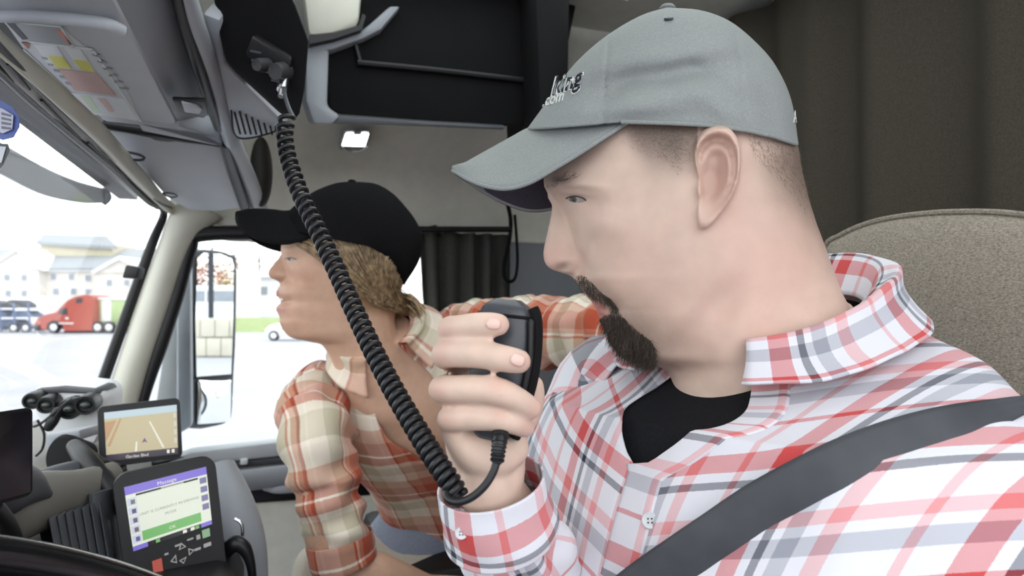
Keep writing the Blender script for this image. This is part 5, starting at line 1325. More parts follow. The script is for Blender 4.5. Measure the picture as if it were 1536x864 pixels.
def button(x, y, bvh, rad_b, parent):
    d = cast(bvh, x, y, .45); c = P(x, y, d - .001); ax = -nrm(c - ORG)
    b = MB(); b.lathe(c, ax, [(-.001, rad_b), (.0008, rad_b), (.0014, rad_b * .88), (.0011, rad_b * .7), (.0008, rad_b * .3)], 20)
    o = b.build('button', M_btn, parent)
    y_ = nrm(np.cross(ax, A(1, 0, 0))); x_ = np.cross(y_, ax)
    b = MB()
    for sx_ in (-1, 1):
        for sy_ in (-1, 1): b.ball(c + ax * .0012 + x_ * sx_ * rad_b * .22 + y_ * sy_ * rad_b * .22, rad_b * .12, 8, 5)
    b.build('button_thread', M_dgrey, parent)
# strips of cloth that lie on the chest, placed by their outline on the shirt: placket and yoke seam
def on_shirt(x, y, lift, bvh=None, d0=None):
    d = cast(bvh or SHB, x, y, d0 or .5); return P(x, y, d - lift)
def strip(name, a_px, b_px, lift, m, parent, uvs=(0, .03), n=40, nb=8, bvh=None, uv0=0.0):
    a_, b_ = cr(a_px, n), cr(b_px, n); D = np.zeros((n, nb)); last = .5
    for i in range(n):
        for j in range(nb):
            x, y = a_[i] + (b_[i] - a_[i]) * j / (nb - 1); d = cast(bvh or SHB, x, y, None); last = d if d else last; D[i, j] = last
    for _ in range(6): D[1:-1] = (D[:-2] + 2 * D[1:-1] + D[2:]) / 4
    pts = np.zeros((n, nb, 3)); uvv = np.zeros((n, nb, 2))
    for i in range(n):
        for j in range(nb):
            x, y = a_[i] + (b_[i] - a_[i]) * j / (nb - 1); t = j / (nb - 1)
            pts[i, j] = P(x, y, D[i, j] - lift * (1 + .6 * math.sin(math.pi * t)))
            uvv[i, j] = (uv0 + uvs[0] + (uvs[1] - uvs[0]) * t, i / n * .22)
    b = MB(); b.grid(pts, uv=uvv); o = b.build(name, m, parent, sharp=80)
    s2 = o.modifiers.new('t', 'SOLIDIFY'); s2.thickness = .0016; s2.offset = 0; return o
def surf_normals(g_):
    n_ = np.cross(np.gradient(g_, axis=1), np.gradient(g_, axis=0)); n_ /= np.linalg.norm(n_, axis=2)[..., None] + 1e-12
    c_ = g_ - g_.mean(1, keepdims=True); c_ /= np.linalg.norm(c_, axis=2)[..., None] + 1e-9; n_[(n_ * (c_ + UP * 1.2)).sum(2) < 0] *= -1; return n_
def front_band(rr, lo, hi, m, parent, lift=.0028, w_=9, name='placket'):
    nn = surf_normals(rr); out2 = np.zeros((len(rr), w_, 3)); uv_ = np.zeros((len(rr), w_, 2)); s_arc = np.concatenate([[0], np.cumsum(np.linalg.norm(np.diff(rr, axis=0), axis=2).mean(1))])
    for i in range(len(rr)):
        L = np.concatenate([[0], np.cumsum(np.linalg.norm(np.diff(rr[i], axis=0), axis=1))]); gap = np.linalg.norm(rr[i, 0] - rr[i, -1])
        for j, s_ in enumerate(np.linspace(lo, hi, w_)):
            if s_ >= 0 or gap > .012: q, k = [np.array([np.interp(max(s_, 0), L, z[i, :, c]) for c in range(3)]) for z in (rr, nn)]
            else: q, k = [np.array([np.interp(L[-1] + s_, L, z[i, :, c]) for c in range(3)]) for z in (rr, nn)]
            out2[i, j] = q + k * lift * (1 if 0 < j < w_ - 1 else .3); uv_[i, j] = (s_ * .9 + .004, s_arc[i])
    b = MB(); b.grid(out2, uv=uv_); o = b.build(name, m, parent, sharp=80); s2 = o.modifiers.new('t', 'SOLIDIFY'); s2.thickness = .0012; s2.offset = 0; return o
plk = front_band(shirt_r[:88], -.008, .027, M_shirt, shirt)
button(975, 781, bvh_of(plk, shirt), .0058, shirt)
button(692, 800, CUB, .004, shirt)
# collar: a standing band folded over all round the neck, open at the throat
def collar(parent, rr, cen_up, m, stand, fall, tip, seed, lift=.004, name='collar', uvk=1.0):
    """rr: loops of the garment from the neck down, each running from one front edge to the other"""
    ac = np.concatenate([[0], np.cumsum(np.linalg.norm(np.diff(rr, axis=0), axis=2).mean(1))]); n = 110
    t = np.linspace(0, 1, n); k0 = t * (rr.shape[1] - 1)
    col = lambda i: np.stack([np.interp(k0, np.arange(rr.shape[1]), rr[i, :, k]) for k in range(3)], -1)
    base = np.array([col(i) for i in range(len(rr))]); c0 = base[0].mean(0)
    sn_ = surf_normals(base); fr2 = np.abs(2 * t - 1) ** 2
    fr = np.abs(2 * t - 1) ** 5
    inw = nrm(1) if False else (c0 - base[0]); inw = inw / np.linalg.norm(inw, axis=1)[:, None]
    st = base[0] + cen_up * (stand * (1 - .8 * fr2))[:, None] + inw * .004
    rows = [base[0] + inw * .006 - cen_up * .004, st * .6 + base[0] * .4 + inw * .004, st + inw * .001, st + cen_up * .0025 - inw * .004]
    ln = fall + tip * fr
    for q in (.25, .5, .75, 1.0):
        tgt = np.stack([np.array([np.interp(ln[j] * q, ac, base[:, j, k]) for k in range(3)]) for j in range(n)])
        o_ = np.stack([np.array([np.interp(ln[j] * q, ac, sn_[:, j, k]) for k in range(3)]) for j in range(n)])
        mixk = (1 - q) ** 1.5
        rows.append(tgt * (1 - mixk) + (st - inw * .006) * mixk + o_ * (lift * (1.5 - .5 * q) * (1 + 1.8 * fr2))[:, None] + cen_up * lift * .4)
    # the points of the flaps lean outwards from the throat
    R8 = cr(np.array(rows).reshape(8, -1), 34).reshape(34, n, 3)
    R8 = R8 + cen_up * (.0025 * fbm((R8 - c0), 26, seed))[..., None]
    L = np.concatenate([[0], np.cumsum(np.linalg.norm(np.diff(R8[12], axis=0), axis=1))])
    uvc = np.stack(np.broadcast_arrays(L[None, :] * uvk + .03, np.linspace(0, .1, 34)[:, None]), -1)
    b = MB(); b.grid(R8, uv=uvc); o = b.build(name, m, parent, sharp=80)
    s2 = o.modifiers.new('t', 'SOLIDIFY'); s2.thickness = .0018; s2.offset = 0; return o
collar(shirt, shirt_r, nrm(MT - MF * .5), M_shirt, .036, .040, .026, 2.0, .008)

# ================================================================ seat belt, over the driver's chest
M_belt = NT('black_belt_webbing'); n_ = M_belt.noise(30, 2); M_belt.base(M_belt.ramp(n_, [(.3, srgb(50, 53, 58)), (.7, srgb(64, 67, 72))])); M_belt.set(Roughness=.55)
uvn = M_belt.new('ShaderNodeUVMap', uv_map='UVMap'); wv_ = M_belt.new('ShaderNodeTexWave'); wv_.inputs['Scale'].default_value = 420; M_belt.link(uvn.outputs[0], wv_.inputs['Vector']); M_belt.bump(wv_.outputs['Fac'], .25, .0006)
ua = cr([(1640, 588), (1536, 594), (1470, 601), (1400, 612), (1325, 632), (1250, 660), (1190, 689), (1120, 727), (1050, 774), (1000, 808), (950, 843), (900, 882)], 70)
ub = cr([(1640, 580), (1536, 622), (1490, 650), (1440, 680), (1372, 712), (1300, 742), (1240, 768), (1180, 794), (1120, 832), (1075, 862), (1040, 888), (1000, 920)], 70)
nb = 10; D = np.zeros((70, nb)); last = .4
SLB = bvh_of(*[c_ for c_ in shirt.children if c_.name.startswith('sleeve')], shirt)
for i in range(69, -1, -1):
    for j in range(nb):
        x, y = ua[i] + (ub[i] - ua[i]) * j / (nb - 1); d = cast(SLB, x, y, None); last = d if d else last; D[i, j] = last
for _ in range(30): D[1:-1] = np.minimum((D[:-2] + 2 * D[1:-1] + D[2:]) / 4, D[1:-1] + .0004)
pts = np.zeros((70, nb, 3)); uvv = np.zeros((70, nb, 2))
for i in range(70):
    for j in range(nb):
        x, y = ua[i] + (ub[i] - ua[i]) * j / (nb - 1); pts[i, j] = P(x, y, D[i].mean() * .6 + D[i, j] * .4 - .006 - .0015 * math.sin(j / (nb - 1) * 3.14)); uvv[i, j] = (j / nb * .048, i / 70)
anc = cab(.84, -.135, .06); wd_ = (pts[0, -1] - pts[0, 0]); ext_ = []
for t in np.linspace(1, 0, 24, endpoint=False):
    c0_ = pts[0].mean(0); c = c0_ * (1 - t) + anc * t + UP * (.03 * math.sin(math.pi * t)); ext_.append([c + (q - c0_) for q in pts[0]])
pts = np.concatenate([np.array(ext_), pts]); uvv = np.concatenate([np.repeat(uvv[:1], 24, 0), uvv])
b = MB(); b.grid(pts, uv=uvv); belt = b.build('seat_belt', M_belt.m, sharp=80, label='black seat belt strap crossing the driver\'s check shirt', category='seat belt')
s_ = belt.modifiers.new('t', 'SOLIDIFY'); s_.thickness = .0014; s_.offset = 0

# ================================================================ driver's seat
M_seat = NT('taupe_seat_weave'); f1 = M_seat.noise(500, 3)
mp_ = M_seat.new('ShaderNodeMapping'); mp_.inputs['Scale'].default_value = (1, 1, 5); tc_ = M_seat.new('ShaderNodeTexCoord'); M_seat.link(tc_.outputs['Object'], mp_.inputs[0])
f2 = M_seat.noise(260, 4, mp_.outputs[0]); M_seat.base(M_seat.ramp(M_seat.math('ADD', M_seat.math('MULTIPLY', f1, .5), M_seat.math('MULTIPLY', f2, .5)), [(.36, srgb(114, 107, 97)), (.5, srgb(142, 134, 122)), (.64, srgb(164, 156, 144))])); M_seat.set(Roughness=.95, Specular_IOR_Level=.1); M_seat.bump(f2, .5, .001)
seat = thing('driver_seat', cab(.62, .46, -1.0), 'taupe woven driver seat behind the man in the grey cap', 'seat')
so = cr([(1236, 376), (1262, 352), (1310, 332), (1370, 321), (1440, 316), (1520, 318), (1600, 332), (1680, 372), (1720, 470), (1740, 640), (1740, 900), (1400, 940), (1240, 900), (1215, 640), (1215, 480)], 90, closed=True)
sp0 = P(1400, 450, .72); sn = -R * .96 + UP * .12; sn = nrm(sn)
bo = np.array([on_plane(x, y, sp0, sn) for x, y in so]); c0 = bo.mean(0); rows = []
for s1, off in ((.02, .028), (.4, .027), (.75, .022), (.9, .014), (.97, .004), (1.0, -.012), (1.0, -.07), (.97, -.09), (.85, -.1), (.02, -.1)):
    rows.append(c0 + (bo - c0) * s1 + sn * off)
b = MB(); b.grid(np.array(rows), wrap=True, cap=True); bk_ = b.build('backrest', M_seat.m, seat, sharp=180)
b = MB(); b.tube(cr([c0 + (q - c0) * .985 + sn * .004 for q in bo], 180, closed=True), .0035, 8, cap=False); b.build('piping', M_seat.m, bk_)
b = MB(); b.box(cab(.42, .46, -.72), R * .25, N * .25, UP * .06); b.build('cushion', M_seat.m, seat, bevel=.03, bseg=4)
b = MB(); b.box(cab(.45, .46, -.95), R * .2, N * .2, UP * .15); b.build('base', M_black, seat, bevel=.02)

# ================================================================ microphone and its coiled cord
mic = thing('microphone', P(756, 590, .43), 'black handheld radio microphone gripped in the man\'s hand with coiled cord', 'microphone')
M_mic = mat('charcoal_mic_shell', srgb(58, 60, 66), .35, .08, 30, .1, 1500, spec=.5)
ax_ = nrm(P(742, 640, .43) - P(762, 455, .43)); fr_ = nrm(A(-.25, -.95, .05)); fr_ = nrm(fr_ - ax_ * np.dot(fr_, ax_)); sd_ = np.cross(ax_, fr_)
rows = []
for t, hw, th_ in [(0, .008, .006), (.006, .0155, .012), (.018, .0185, .0155), (.035, .0195, .0175), (.05, .0188, .0175), (.065, .0162, .016), (.08, .0135, .015), (.088, .0105, .012), (.0905, .004, .005)]:
    a = np.linspace(0, 2 * math.pi, 40, endpoint=False); c = np.sign(np.cos(a)) * np.abs(np.cos(a)) ** .6; s2 = np.sign(np.sin(a)) * np.abs(np.sin(a)) ** .6
    rows.append(P(763, 449, .428) + ax_ * t + np.outer(c * hw, sd_) + np.outer(s2 * th_, fr_))
rows = cr(np.array(rows).reshape(9, -1), 40).reshape(40, 40, 3)
b = MB(); b.grid(rows, wrap=True, cap=True); ms = b.build('shell', M_mic, mic, sharp=60)
s_back = sd_ if sd_[0] > 0 else -sd_
# darker back half with a seam, and the press bar on the side
b = MB(); q = []
for k in range(40):
    c = rows[k].mean(0); i = np.argmax((rows[k] - c) @ (s_back * 1.0)); q.append(c + (rows[k][i] - c) * 1.0)
q = np.array(q)
b.tube(q[4:34] + s_back * .0018 , .0060, 10, flat=(.7, 1)); b.build('back_shell', M_matte, mic)
b = MB(); b.tube([q[8] + fr_ * .010 + s_back * .0008, q[16] + fr_ * .011 + s_back * .0008, q[26] + fr_ * .010 + s_back * .0005], .0022, 10, 20, round_cap=True); b.build('press_bar', M_black, mic)
b = MB(); b.tube(rows[7], .0012, 6); b.build('top_seam', M_matte, mic)
# strain relief with ribs, then the tail, then the coil
sr = [P(752, 640, .405), P(750, 655, .396), P(748, 672, .392), P(746, 690, .392)]
b = MB(); b.tube(sr, [.0048, .0046, .0040, .0034], 14, 20, round_cap=True); srp = b.build('strain_relief', M_rubber, mic)
pth = cr(sr, 9)
for k in range(1, 9):
    b = MB(); b.lathe(pth[k], pth[min(k, 7) + 1 if k < 8 else 8] - pth[k - 1], [(-.0009, .0046 - k * .0001), (-.0005, .0053 - k * .00012), (.0005, .0053 - k * .00012), (.0009, .0046 - k * .0001)], 14); b.build('rib', M_rubber, srp)
b = MB(); b.tube([P(746, 688, .392), P(740, 708, .390), P(726, 730, .388), (P(706, 747, .388)), P(686, 753, .390), P(672, 748, .394), P(670, 738, .398)], .0024, 10, 50, round_cap=True); b.build('cord_tail', M_rubber, mic)
cpath = cr([(430, 176, .655, .0084), (427, 205, .65, .0084), (433, 240, .64, .0084), (451, 292, .61, .0084), (478, 348, .575, .0082), (503, 402, .545, .0080), (530, 462, .51, .0078), (562, 530, .475, .0076), (598, 598, .445, .0075), (636, 662, .42, .0074), (668, 712, .405, .0072), (688, 742, .40, .0068)], 400)
C3 = np.array([P(x, y, d) for x, y, d, _ in cpath]); rad_c = cpath[:, 3]
seg_px = np.concatenate([[0], np.cumsum(np.linalg.norm(np.diff(cpath[:, :2], axis=0), axis=1))])
turns = 54; spt = 18; M_ = turns * spt
u = np.linspace(0, seg_px[-1], M_); ctr = np.stack([np.interp(u, seg_px, C3[:, k]) for k in range(3)], -1); rc = np.interp(u, seg_px, rad_c)
T = np.gradient(ctr, axis=0); T /= np.linalg.norm(T, axis=1)[:, None]; x = A(1., 0, 0); hel = []
for k in range(M_):
    x = nrm(x - T[k] * np.dot(x, T[k])); y = np.cross(T[k], x); a = 2 * math.pi * k / spt
    hel.append(ctr[k] + (rc[k] - .0022) * (math.cos(a) * x + math.sin(a) * y))
b = MB(); b.tube(np.array(hel), .0024, 8); b.build('coiled_cord', M_rubber, mic, sharp=180)

# ================================================================ the woman leaning in from the passenger side
WP_ = Plane(500, 400, 1.12, (-.955, -.296))
wxf = [(274, 520), (280, 500), (290, 470), (305, 448), (325, 432), (345, 425), (362, 422.5), (374, 421), (384, 420.5), (391, 414.5), (397, 409.5), (403, 404.5), (408, 402), (413, 402.5), (417, 406), (420, 413), (423, 418.5), (428, 417.5), (434, 414), (440, 411.5), (445, 413), (449, 420), (454, 423), (457, 418), (461, 412.5), (466, 413), (471, 417.5), (477, 420), (484, 419), (491, 420), (497, 423), (503, 429), (508, 441), (512, 460), (516, 482), (526, 490), (545, 498), (580, 508), (640, 530)]
wxb = [(274, 545), (285, 575), (300, 598), (320, 614), (345, 622), (380, 620), (410, 610), (440, 600), (480, 592), (520, 600), (560, 616), (640, 640)]
wx0 = [(274, 520), (362, 422.5), (374, 421), (384, 424), (397, 428), (413, 430), (423, 428), (428, 422), (434, 420), (440, 418), (449, 421), (461, 417), (471, 418), (484, 419), (640, 530)]
wwm = [(274, .006), (278, .026), (286, .045), (300, .06), (325, .071), (370, .072), (410, .067), (450, .060), (490, .054), (515, .05), (560, .049), (640, .052)]
wnw = [(274, 0), (380, 0), (386, .007), (396, .009), (406, .013), (414, .0145), (419, .011), (423, .003), (432, .0), (640, 0)]
wd = [(438, 388, 12, 7, .1, -.0062), (437, 385, 8, 2, .05, .0022), (438, 393, 8, 2.4, .05, .0014), (430, 376, 10, 4, .2, .004), (452, 408, 18, 11, .3, .005), (426, 413, 4, 5, 0, .003), (434, 414, 2.6, 7, -.2, -.003), (416, 419, 4, 1.6, -.2, -.004),
      (418, 441, 6, 4, .1, .004), (418, 465, 7, 4, -.2, .004), (424, 453, 9, 3.0, -.1, -.013), (434, 455, 4, 8, .1, -.002), (434, 496, 12, 9, 0, .002), (480, 500, 36, 7, -.05, .0025), (500, 540, 22, 18, 0, -.004), (470, 450, 18, 16, 0, -.002)]
WH = Head(WP_, wxf, wxb, wx0, wwm, wnw, xm=.5, p=2.3, disp=wd, sm=1)
wb_ = MB(); WH.shell(wb_, 300, 100)
# trunk frame: shoulders run away from the camera to the right, the back slopes down to the seat
S_R, S_L = P(474, 590, 1.10), P(712, 474, 1.14)
W_NB = P(576, 512, 1.165); W_HP = P(702, 790, 1.42)
WT = nrm(W_NB - W_HP); WL = nrm((S_L - S_R) - WT * np.dot(S_L - S_R, WT)); WF = np.cross(WL, WT)
if WF[1] > 0: WF = -WF
wt = lambda l, f, h: W_NB + WL * l + WF * f + WT * h
W_RINGS = [(.018, .060, .052, .058, 0), (.006, .070, .058, .064, 0), (-.012, .096, .068, .07, .002), (-.03, .132, .08, .08, .004), (-.055, .163, .092, .09, .01), (-.09, .178, .106, .098, .014), (-.15, .178, .118, .1, .016), (-.22, .18, .112, .1, .01), (-.30, .18, .10, .105, .0), (-.42, .185, .105, .12, 0)]
def wtrunk(n, seg, infl=0.0):
    q = cr(W_RINGS, n); th_ = np.linspace(0, 2 * math.pi, seg, endpoint=False); out2 = []
    for h, hw, fr, bk, off in q:
        c, s2 = np.cos(th_), np.sin(th_); c_, sn2 = np.sign(c) * np.abs(c) ** .82, np.sign(s2) * np.abs(s2) ** .82
        f = np.where(c > 0, c_ * (fr + infl), c_ * (bk + infl)) + off
        tl_ = -f * .15 * np.clip((h + .06) / .08, 0, 1)
        out2.append(W_NB + np.outer(sn2 * (hw + infl) + .04 * min(max((-h - .1) / .12, 0), 1), WL) + np.outer(f, WF) + np.outer(h + tl_, WT))
    return np.array(out2)
wb_.grid(wtrunk(40, 40, -.008), wrap=True, cap=True)
limb(wb_, [(P(545, 470, 1.13), .047), (P(552, 515, 1.14), .05), (P(570, 545, 1.17), .06)], 20)
E_R, H_R = P(506, 838, 1.03), P(640, 885, 1.10)
SHR = wt(-.145, .0, -.06); SHL = wt(.145, .0, -.055)
limb(wb_, [(SHR, .048), (P(482, 700, 1.04), .044), (E_R, .036), (P(570, 862, 1.05), .033), (H_R, .024)], 40)
E_L, H_L = P(836, 498, 1.06), P(985, 502, .90)
limb(wb_, [(SHL, .046), (SHL * .5 + E_L * .5, .044), (E_L, .038), (H_L, .026)], 40)
def loose_hand(mb, wrist, d_, side, up_):
    d_, side, up_ = nrm(d_), nrm(side), nrm(up_)
    limb(mb, [(wrist, .024), (wrist + d_ * .05, .026), (wrist + d_ * .085, .024)], 16)
    for k, (o_, L_) in enumerate(((-.03, .062), (-.010, .072), (.010, .068), (.029, .054))):
        a_ = wrist + d_ * .075 + side * o_; limb(mb, [(a_, .0088), (a_ + d_ * L_ * .5 - up_ * .003, .008), (a_ + d_ * L_ - up_ * .014, .0066)], 14, 12)
    a_ = wrist + d_ * .02 - side * .024; limb(mb, [(a_, .011), (a_ + d_ * .035 - side * .022, .0095), (a_ + d_ * .06 - side * .024 - up_ * .008, .0078)], 14, 12)
loose_hand(wb_, H_R, A(.85, .3, -.2), A(-.3, .9, 0), A(0, 0, 1)); loose_hand(wb_, H_L, A(.9, -.3, -.1), A(0, .2, 1), A(.3, .9, 0))
K_R, K_L = P(500, 960, 1.18), P(640, 930, 1.5)
for kn, hp__ in ((K_R, wt(-.09, .02, -.44)), (K_L, wt(.09, .02, -.44))): limb(wb_, [(hp__, .085), (hp__ * .5 + kn * .5, .075), (kn, .06)], 24)
v, fs, e = voxel(wb_, .0027, 1)
wq = proj(v); ck = np.clip((wq[:, 1] - 520) / 20, 0, 1) * (np.abs(wq[:, 0] - 590) < 130) * (wq[:, 1] < 800)
for _ in range(160): v = lap(v, e, .6, ck)
wom = thing('person', wt(0, 0, -.45), 'woman in black cap and rust plaid shirt leaning across from the passenger side', 'person')
M_skin2 = skin_mat('tanned_skin', srgb(204, 166, 142), srgb(186, 122, 102), srgb(150, 118, 84))
wv = WP_.w(v); vm = np.where((wv < 0)[:, None], WP_.mirror(v), v); q = proj(vm); X, Y = q[:, 0], q[:, 1]
hd = (np.abs(wv) < .11) & (Y < 560) & (X < 660)
g = lambda *a: gz(X, Y, *a)
red = .35 * g(406, 408, 8, 7) + .35 * g(450, 415, 22, 14) + .15 * g(440, 480, 30, 20)
hr = 1.0 * (1 / (1 + np.exp(-(X - 512 - (Y - 400) * .25) / 5))) * (1 / (1 + np.exp((Y - 468) / 6)))
lp = .85 * np.clip(g(415, 441, 6, 4.5, .2) + g(417, 465, 7, 5, -.2), 0, 1)
set_c = np.stack([np.clip(red, 0, .7) + .12 * (~hd), np.clip(hr, 0, 1) + .5 * gz(X, Y, 430, 371, 10, 2, .1) + .9 * gz(X, Y, 421, 452, 6, 1.8, -.1), lp], -1) * np.where(hd, 1, .5)[:, None]  # hair channel also carries painted shade inside the parted lips
b = MB(); b.add(v, fs); wbody = b.build('body', M_skin2, wom, fix=False, sharp=180); set_cols(wbody, set_c)
almond(WP_, bvh_of(wbody), 436, 389, 8.5, 2.0, .06, -.3, 2.6, wom, M_eye.m, M_hair)
# teeth line behind the parted lips
b = MB(); b.tube([WP_.at(425, 449.5, .018), WP_.at(421.5, 449.5, .006), WP_.mirror(WP_.at(421.5, 449.5, .006)), WP_.mirror(WP_.at(425, 449.5, .018))], .0022, 8, 14); b.build('teeth', M_white, wom)

# fair hair: locks from the temple back to a short tail
M_fair = NT('fair_hair'); n_ = M_fair.noise(120, 3); M_fair.base(M_fair.ramp(n_, [(.3, srgb(104, 84, 62)), (.6, srgb(158, 134, 102)), (.8, srgb(200, 178, 142))])); M_fair.set(Roughness=.45); M_fair = M_fair.m
rn = random.Random(21); vL = MB()
def lock(px, off, r, n=14):
    p_ = [WP_.at(x, y, max(float(WH.w(A(min(max(x, float(WH.g('xf', y)) + 2), float(WH.g('xb', y)) - 2)), A(y))[0]), .012) + off + o_) for x, y, o_ in px]
    vL.tube(np.array(p_), np.array([r * .5] + [r] * (len(p_) - 2) + [r * .25]), 5, n, flat=(1.3, .7))
    vL.tube(WP_.mirror(np.array(p_)), np.array([r * .5] + [r] * (len(p_) - 2) + [r * .25]), 5, n, flat=(1.3, .7))
for k in range(300):
    y0 = rn.uniform(340, 400); x0 = rn.uniform(498, 580); j = rn.gauss(0, 4)
    y1 = min(y0 + rn.uniform(34, 62), 452) + j; yE = rn.uniform(444, 474)
    lock([(x0 - 4, y0 - 34, -.004), (x0, y0 - 8, -.001), (x0 + 22 + rn.gauss(0, 5), (y0 * .5 + y1 * .5), rn.uniform(-.001, .0045)), (x0 * .45 + 590 * .55, y1 * .7 + yE * .3, rn.uniform(.001, .009)), (608 + rn.gauss(0, 4), yE, rn.uniform(-.004, .008))], .002, rn.uniform(.0008, .0018))
for k in range(44):
    x0 = rn.uniform(423, 500); t_ = (x0 - 423) / 77
    lock([(x0, 338 + 8 * t_, .002), (x0 + 12 + rn.gauss(0, 3), 352 + rn.uniform(0, 10) + 8 * t_, .003), (x0 + 34 + rn.gauss(0, 4), 364 + rn.uniform(0, 14) + 12 * t_, .004), (x0 + 62 + rn.gauss(0, 5), 380 + rn.uniform(0, 24) + 14 * t_, .004)], .001, rn.uniform(.0008, .0016))
for k in range(60):
    a_ = rn.uniform(0, 6.28); r1 = rn.uniform(.006, .02)
    c = WP_.at(612, 462, 0) + WP_.n * r1 * math.cos(a_) * 1.6 + UP * r1 * math.sin(a_)
    e_ = c + A(rn.uniform(.004, .03), 0, -rn.uniform(.012, .034)) + WP_.n * rn.gauss(0, .012)
    vL.tube([WP_.at(596, 448, 0) + WP_.n * math.cos(a_) * .012, c + A(.004, 0, .006), c * .5 + e_ * .5 + A(.008, 0, 0), e_], [.0016, .0026, .0022, .0006], 5, 10)
hair_o = vL.build('hair', M_fair, wom, fix=False, sharp=180, label='fair hair tied in a short tail'); hair_o['kind'] = 'stuff'

# black cap
L2 = cr([(526, 272), (500, 275), (471, 286), (448, 302), (432, 318), (425, 344)], 60); R2 = cr([(530, 272), (563, 277), (593, 296), (618, 322), (633, 354), (629, 390), (607, 427)], 60)
bot2 = lambda x: np.interp(x, [425, 470, 508, 552, 575, 592, 607], [345, 352, 360, 369, 381, 400, 427])
vv = np.linspace(0, 1, 60)[:, None]; tt = (1 - np.cos(np.linspace(0, math.pi, 80)))[None] / 2
g2 = lambda T_, k: np.interp(vv * 59, np.arange(60), T_[:, k])
cx2 = g2(L2, 0) + (g2(R2, 0) - g2(L2, 0)) * tt; ly = g2(L2, 1) + (g2(R2, 1) - g2(L2, 1)) * tt; cy2 = ly + (bot2(cx2) - (344 + 83 * tt)) * vv ** 2
s_a = np.abs(2 * tt - 1); cw2 = .083 * (1 - (1 - vv) ** 2.3) ** .55 * (1 - s_a ** 2.5) ** (1 / 2.1); cw2 = cw2 + .0015 * fbm(np.stack([cx2 / 40, cy2 / 40, 0 * cx2], -1), 1, 3) * (s_a < .9); cw2[:, 0] = 0; cw2[:, -1] = 0
nc2 = WP_.at(cx2, cy2, np.maximum(cw2, 0)); ring = np.concatenate([nc2, WP_.mirror(nc2)[:, -2:0:-1]], 1)
M_bcap = cloth_mat('black_cap_twill', srgb(17, 17, 18), srgb(26, 26, 28), 500)
b = MB(); b.grid(ring, wrap=True); b.add(ring[0], [list(range(ring.shape[1]))]); wcap = b.build('cap', M_bcap, wom, sharp=80, label='plain black cap'); s_ = wcap.modifiers.new('t', 'SOLIDIFY'); s_.thickness = .002; s_.offset = -1
b = MB(); b.ball(WP_.at(528, 272, 0), (.007, .007, .003), 12, 8); b.build('top_button', M_bcap, wcap)
ne = cr([(478, 350, .066), (455, 360, .070), (432, 366, .071), (412, 366, .068), (394, 362, .061), (376, 355, .048), (363, 346, .030), (356, 336, .012), (354, 328, 0)], 40)
md = cr([(450, 312, 0), (430, 317, 0), (410, 315, 0), (392, 314, 0), (376, 314, 0), (364, 316, 0), (357, 320, 0), (354, 328, 0)], 40)
E3, M3 = WP_.at(ne[:, 0], ne[:, 1], ne[:, 2]), WP_.at(md[:, 0], md[:, 1], md[:, 2])
nv = np.array([M3 * (1 - t) + E3 * t + UP * .010 * math.sin(math.pi * t) for t in np.linspace(0, 1, 14)]); full = np.concatenate([WP_.mirror(nv[:0:-1]), nv], 0)
b = MB(); b.grid(full); o = b.build('visor', M_bcap, wcap, sharp=80); s_ = o.modifiers.new('t', 'SOLIDIFY'); s_.thickness = .003; s_.offset = 0

# plaid shirt
RU, CRM, SG, TN, WH_ = srgb(184, 90, 62), srgb(232, 222, 208), srgb(198, 190, 168), srgb(204, 148, 122), srgb(240, 232, 220)
M_wshirt = plaid('rust_cream_check_cloth', [(0, RU), (.24, TN), (.30, CRM), (.33, RU), (.36, SG), (.55, CRM), (.74, WH_), (.77, CRM), (.84, RU), (.87, TN)], [(0, RU), (.20, WH_), (.23, RU), (.36, CRM), (.44, SG), (.62, WH_), (.65, CRM), (.8, TN)], .125, .002)
wr = wtrunk(110, 140, .004); th2 = np.linspace(0, 2 * math.pi, 141); ac = np.concatenate([[0], np.cumsum(np.linalg.norm(np.diff(wr, axis=0), axis=2).mean(1))])
lc = np.stack([(wr - W_NB) @ WL, (wr - W_NB) @ WF, (wr - W_NB) @ WT], -1); o_ = wr - wr.mean(1, keepdims=True); o_ /= np.linalg.norm(o_, axis=2)[..., None]
wr = wr + o_ * (np.clip(np.linspace(0, 1, 110) * 5, 0, 1)[:, None] * (.008 * fbm(lc * A(1, 1, .5), 14, 6) + .003 * fbm(lc, 40, 8)))[..., None]
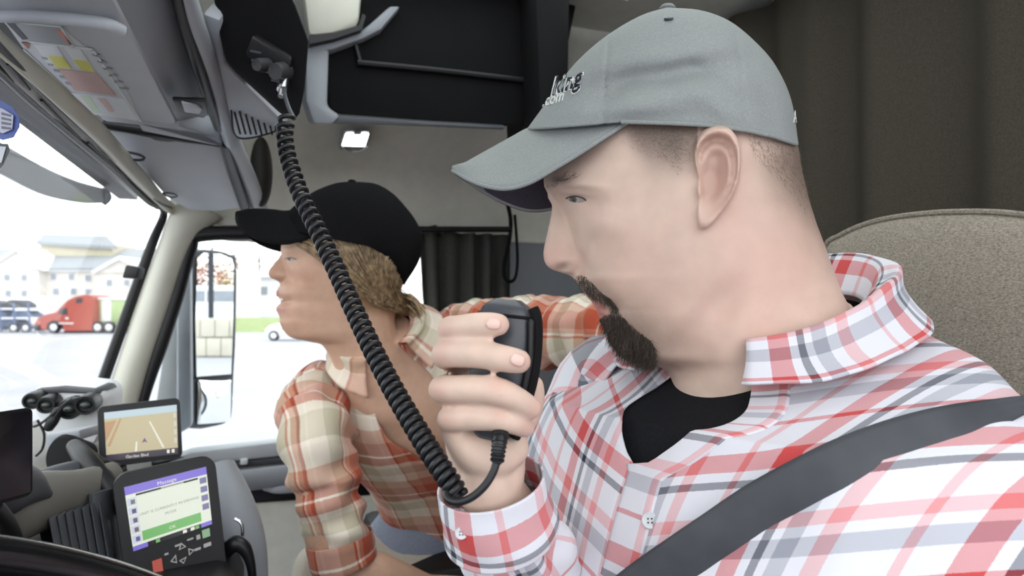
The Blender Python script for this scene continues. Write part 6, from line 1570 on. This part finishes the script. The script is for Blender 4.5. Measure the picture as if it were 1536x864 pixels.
uvw = np.stack([lc[..., 0] * 1.0 + .3 * lc[..., 1] + .01 * fbm(lc, 9, 2), -lc[..., 2] + .35 * np.abs(lc[..., 0]) + .012 * fbm(lc, 9, 5)], -1)
op = .31 * np.clip(1 - (ac / .40) ** 1.5, 0, None)
def reop(arr):
    ext = np.concatenate([arr, arr[:, :1]], 1); r_ = np.zeros((110, 160, arr.shape[2]))
    for i in range(110):
        ta = np.linspace(op[i] + .0, 2 * math.pi - op[i], 160)
        for k in range(arr.shape[2]): r_[i, :, k] = np.interp(ta, th2, ext[i, :, k])
    return r_
uvw = reop(uvw); wr = reop(wr)
b = MB(); b.grid(wr, uv=uvw); wsh = b.build('shirt', M_wshirt, wom, fix=False, sharp=80, label='rust and cream plaid shirt'); s_ = wsh.modifiers.new('t', 'SOLIDIFY'); s_.thickness = .0018; s_.offset = 0
sleeve('sleeve', [wt(-.10, 0, -.065), SHR, P(474, 655, 1.05), P(490, 730, 1.035), P(505, 796, 1.03), P(512, 832, 1.03)], [.058, .061, .055, .050, .046, .044], M_wshirt, wsh, 1.0, fold=.0065, rot=.5)
sleeve('cuff', [P(509, 806, 1.03), P(513, 826, 1.03), P(517, 842, 1.032)], [.0505, .052, .050], M_wshirt, wsh, 6.0, fold=.0025, n=24)
sleeve('sleeve', [wt(.10, 0, -.055), SHL, SHL * .55 + E_L * .45, E_L, P(920, 500, .97), P(965, 502, .92)], [.056, .058, .058, .054, .050, .046], M_wshirt, wsh, 3.0, fold=.0065, rot=1.7)
collar(wsh, wr, nrm(WT - WF * .15), M_wshirt, .020, .040, .05, 4.0, .009)
M_jean = cloth_mat('pale_blue_denim', srgb(128, 138, 156), srgb(150, 160, 178), 500)
b = MB()
for kn, hp__ in ((K_R, wt(-.09, .02, -.44)), (K_L, wt(.09, .02, -.44))): b.tube([hp__, hp__ * .5 + kn * .5, kn, kn + (kn - hp__) * .1], [.095, .084, .07, .068], 24, 30)
b.grid(wtrunk(110, 60, -.004)[101:], wrap=True, cap=True); b.build('jeans', M_jean, wom)
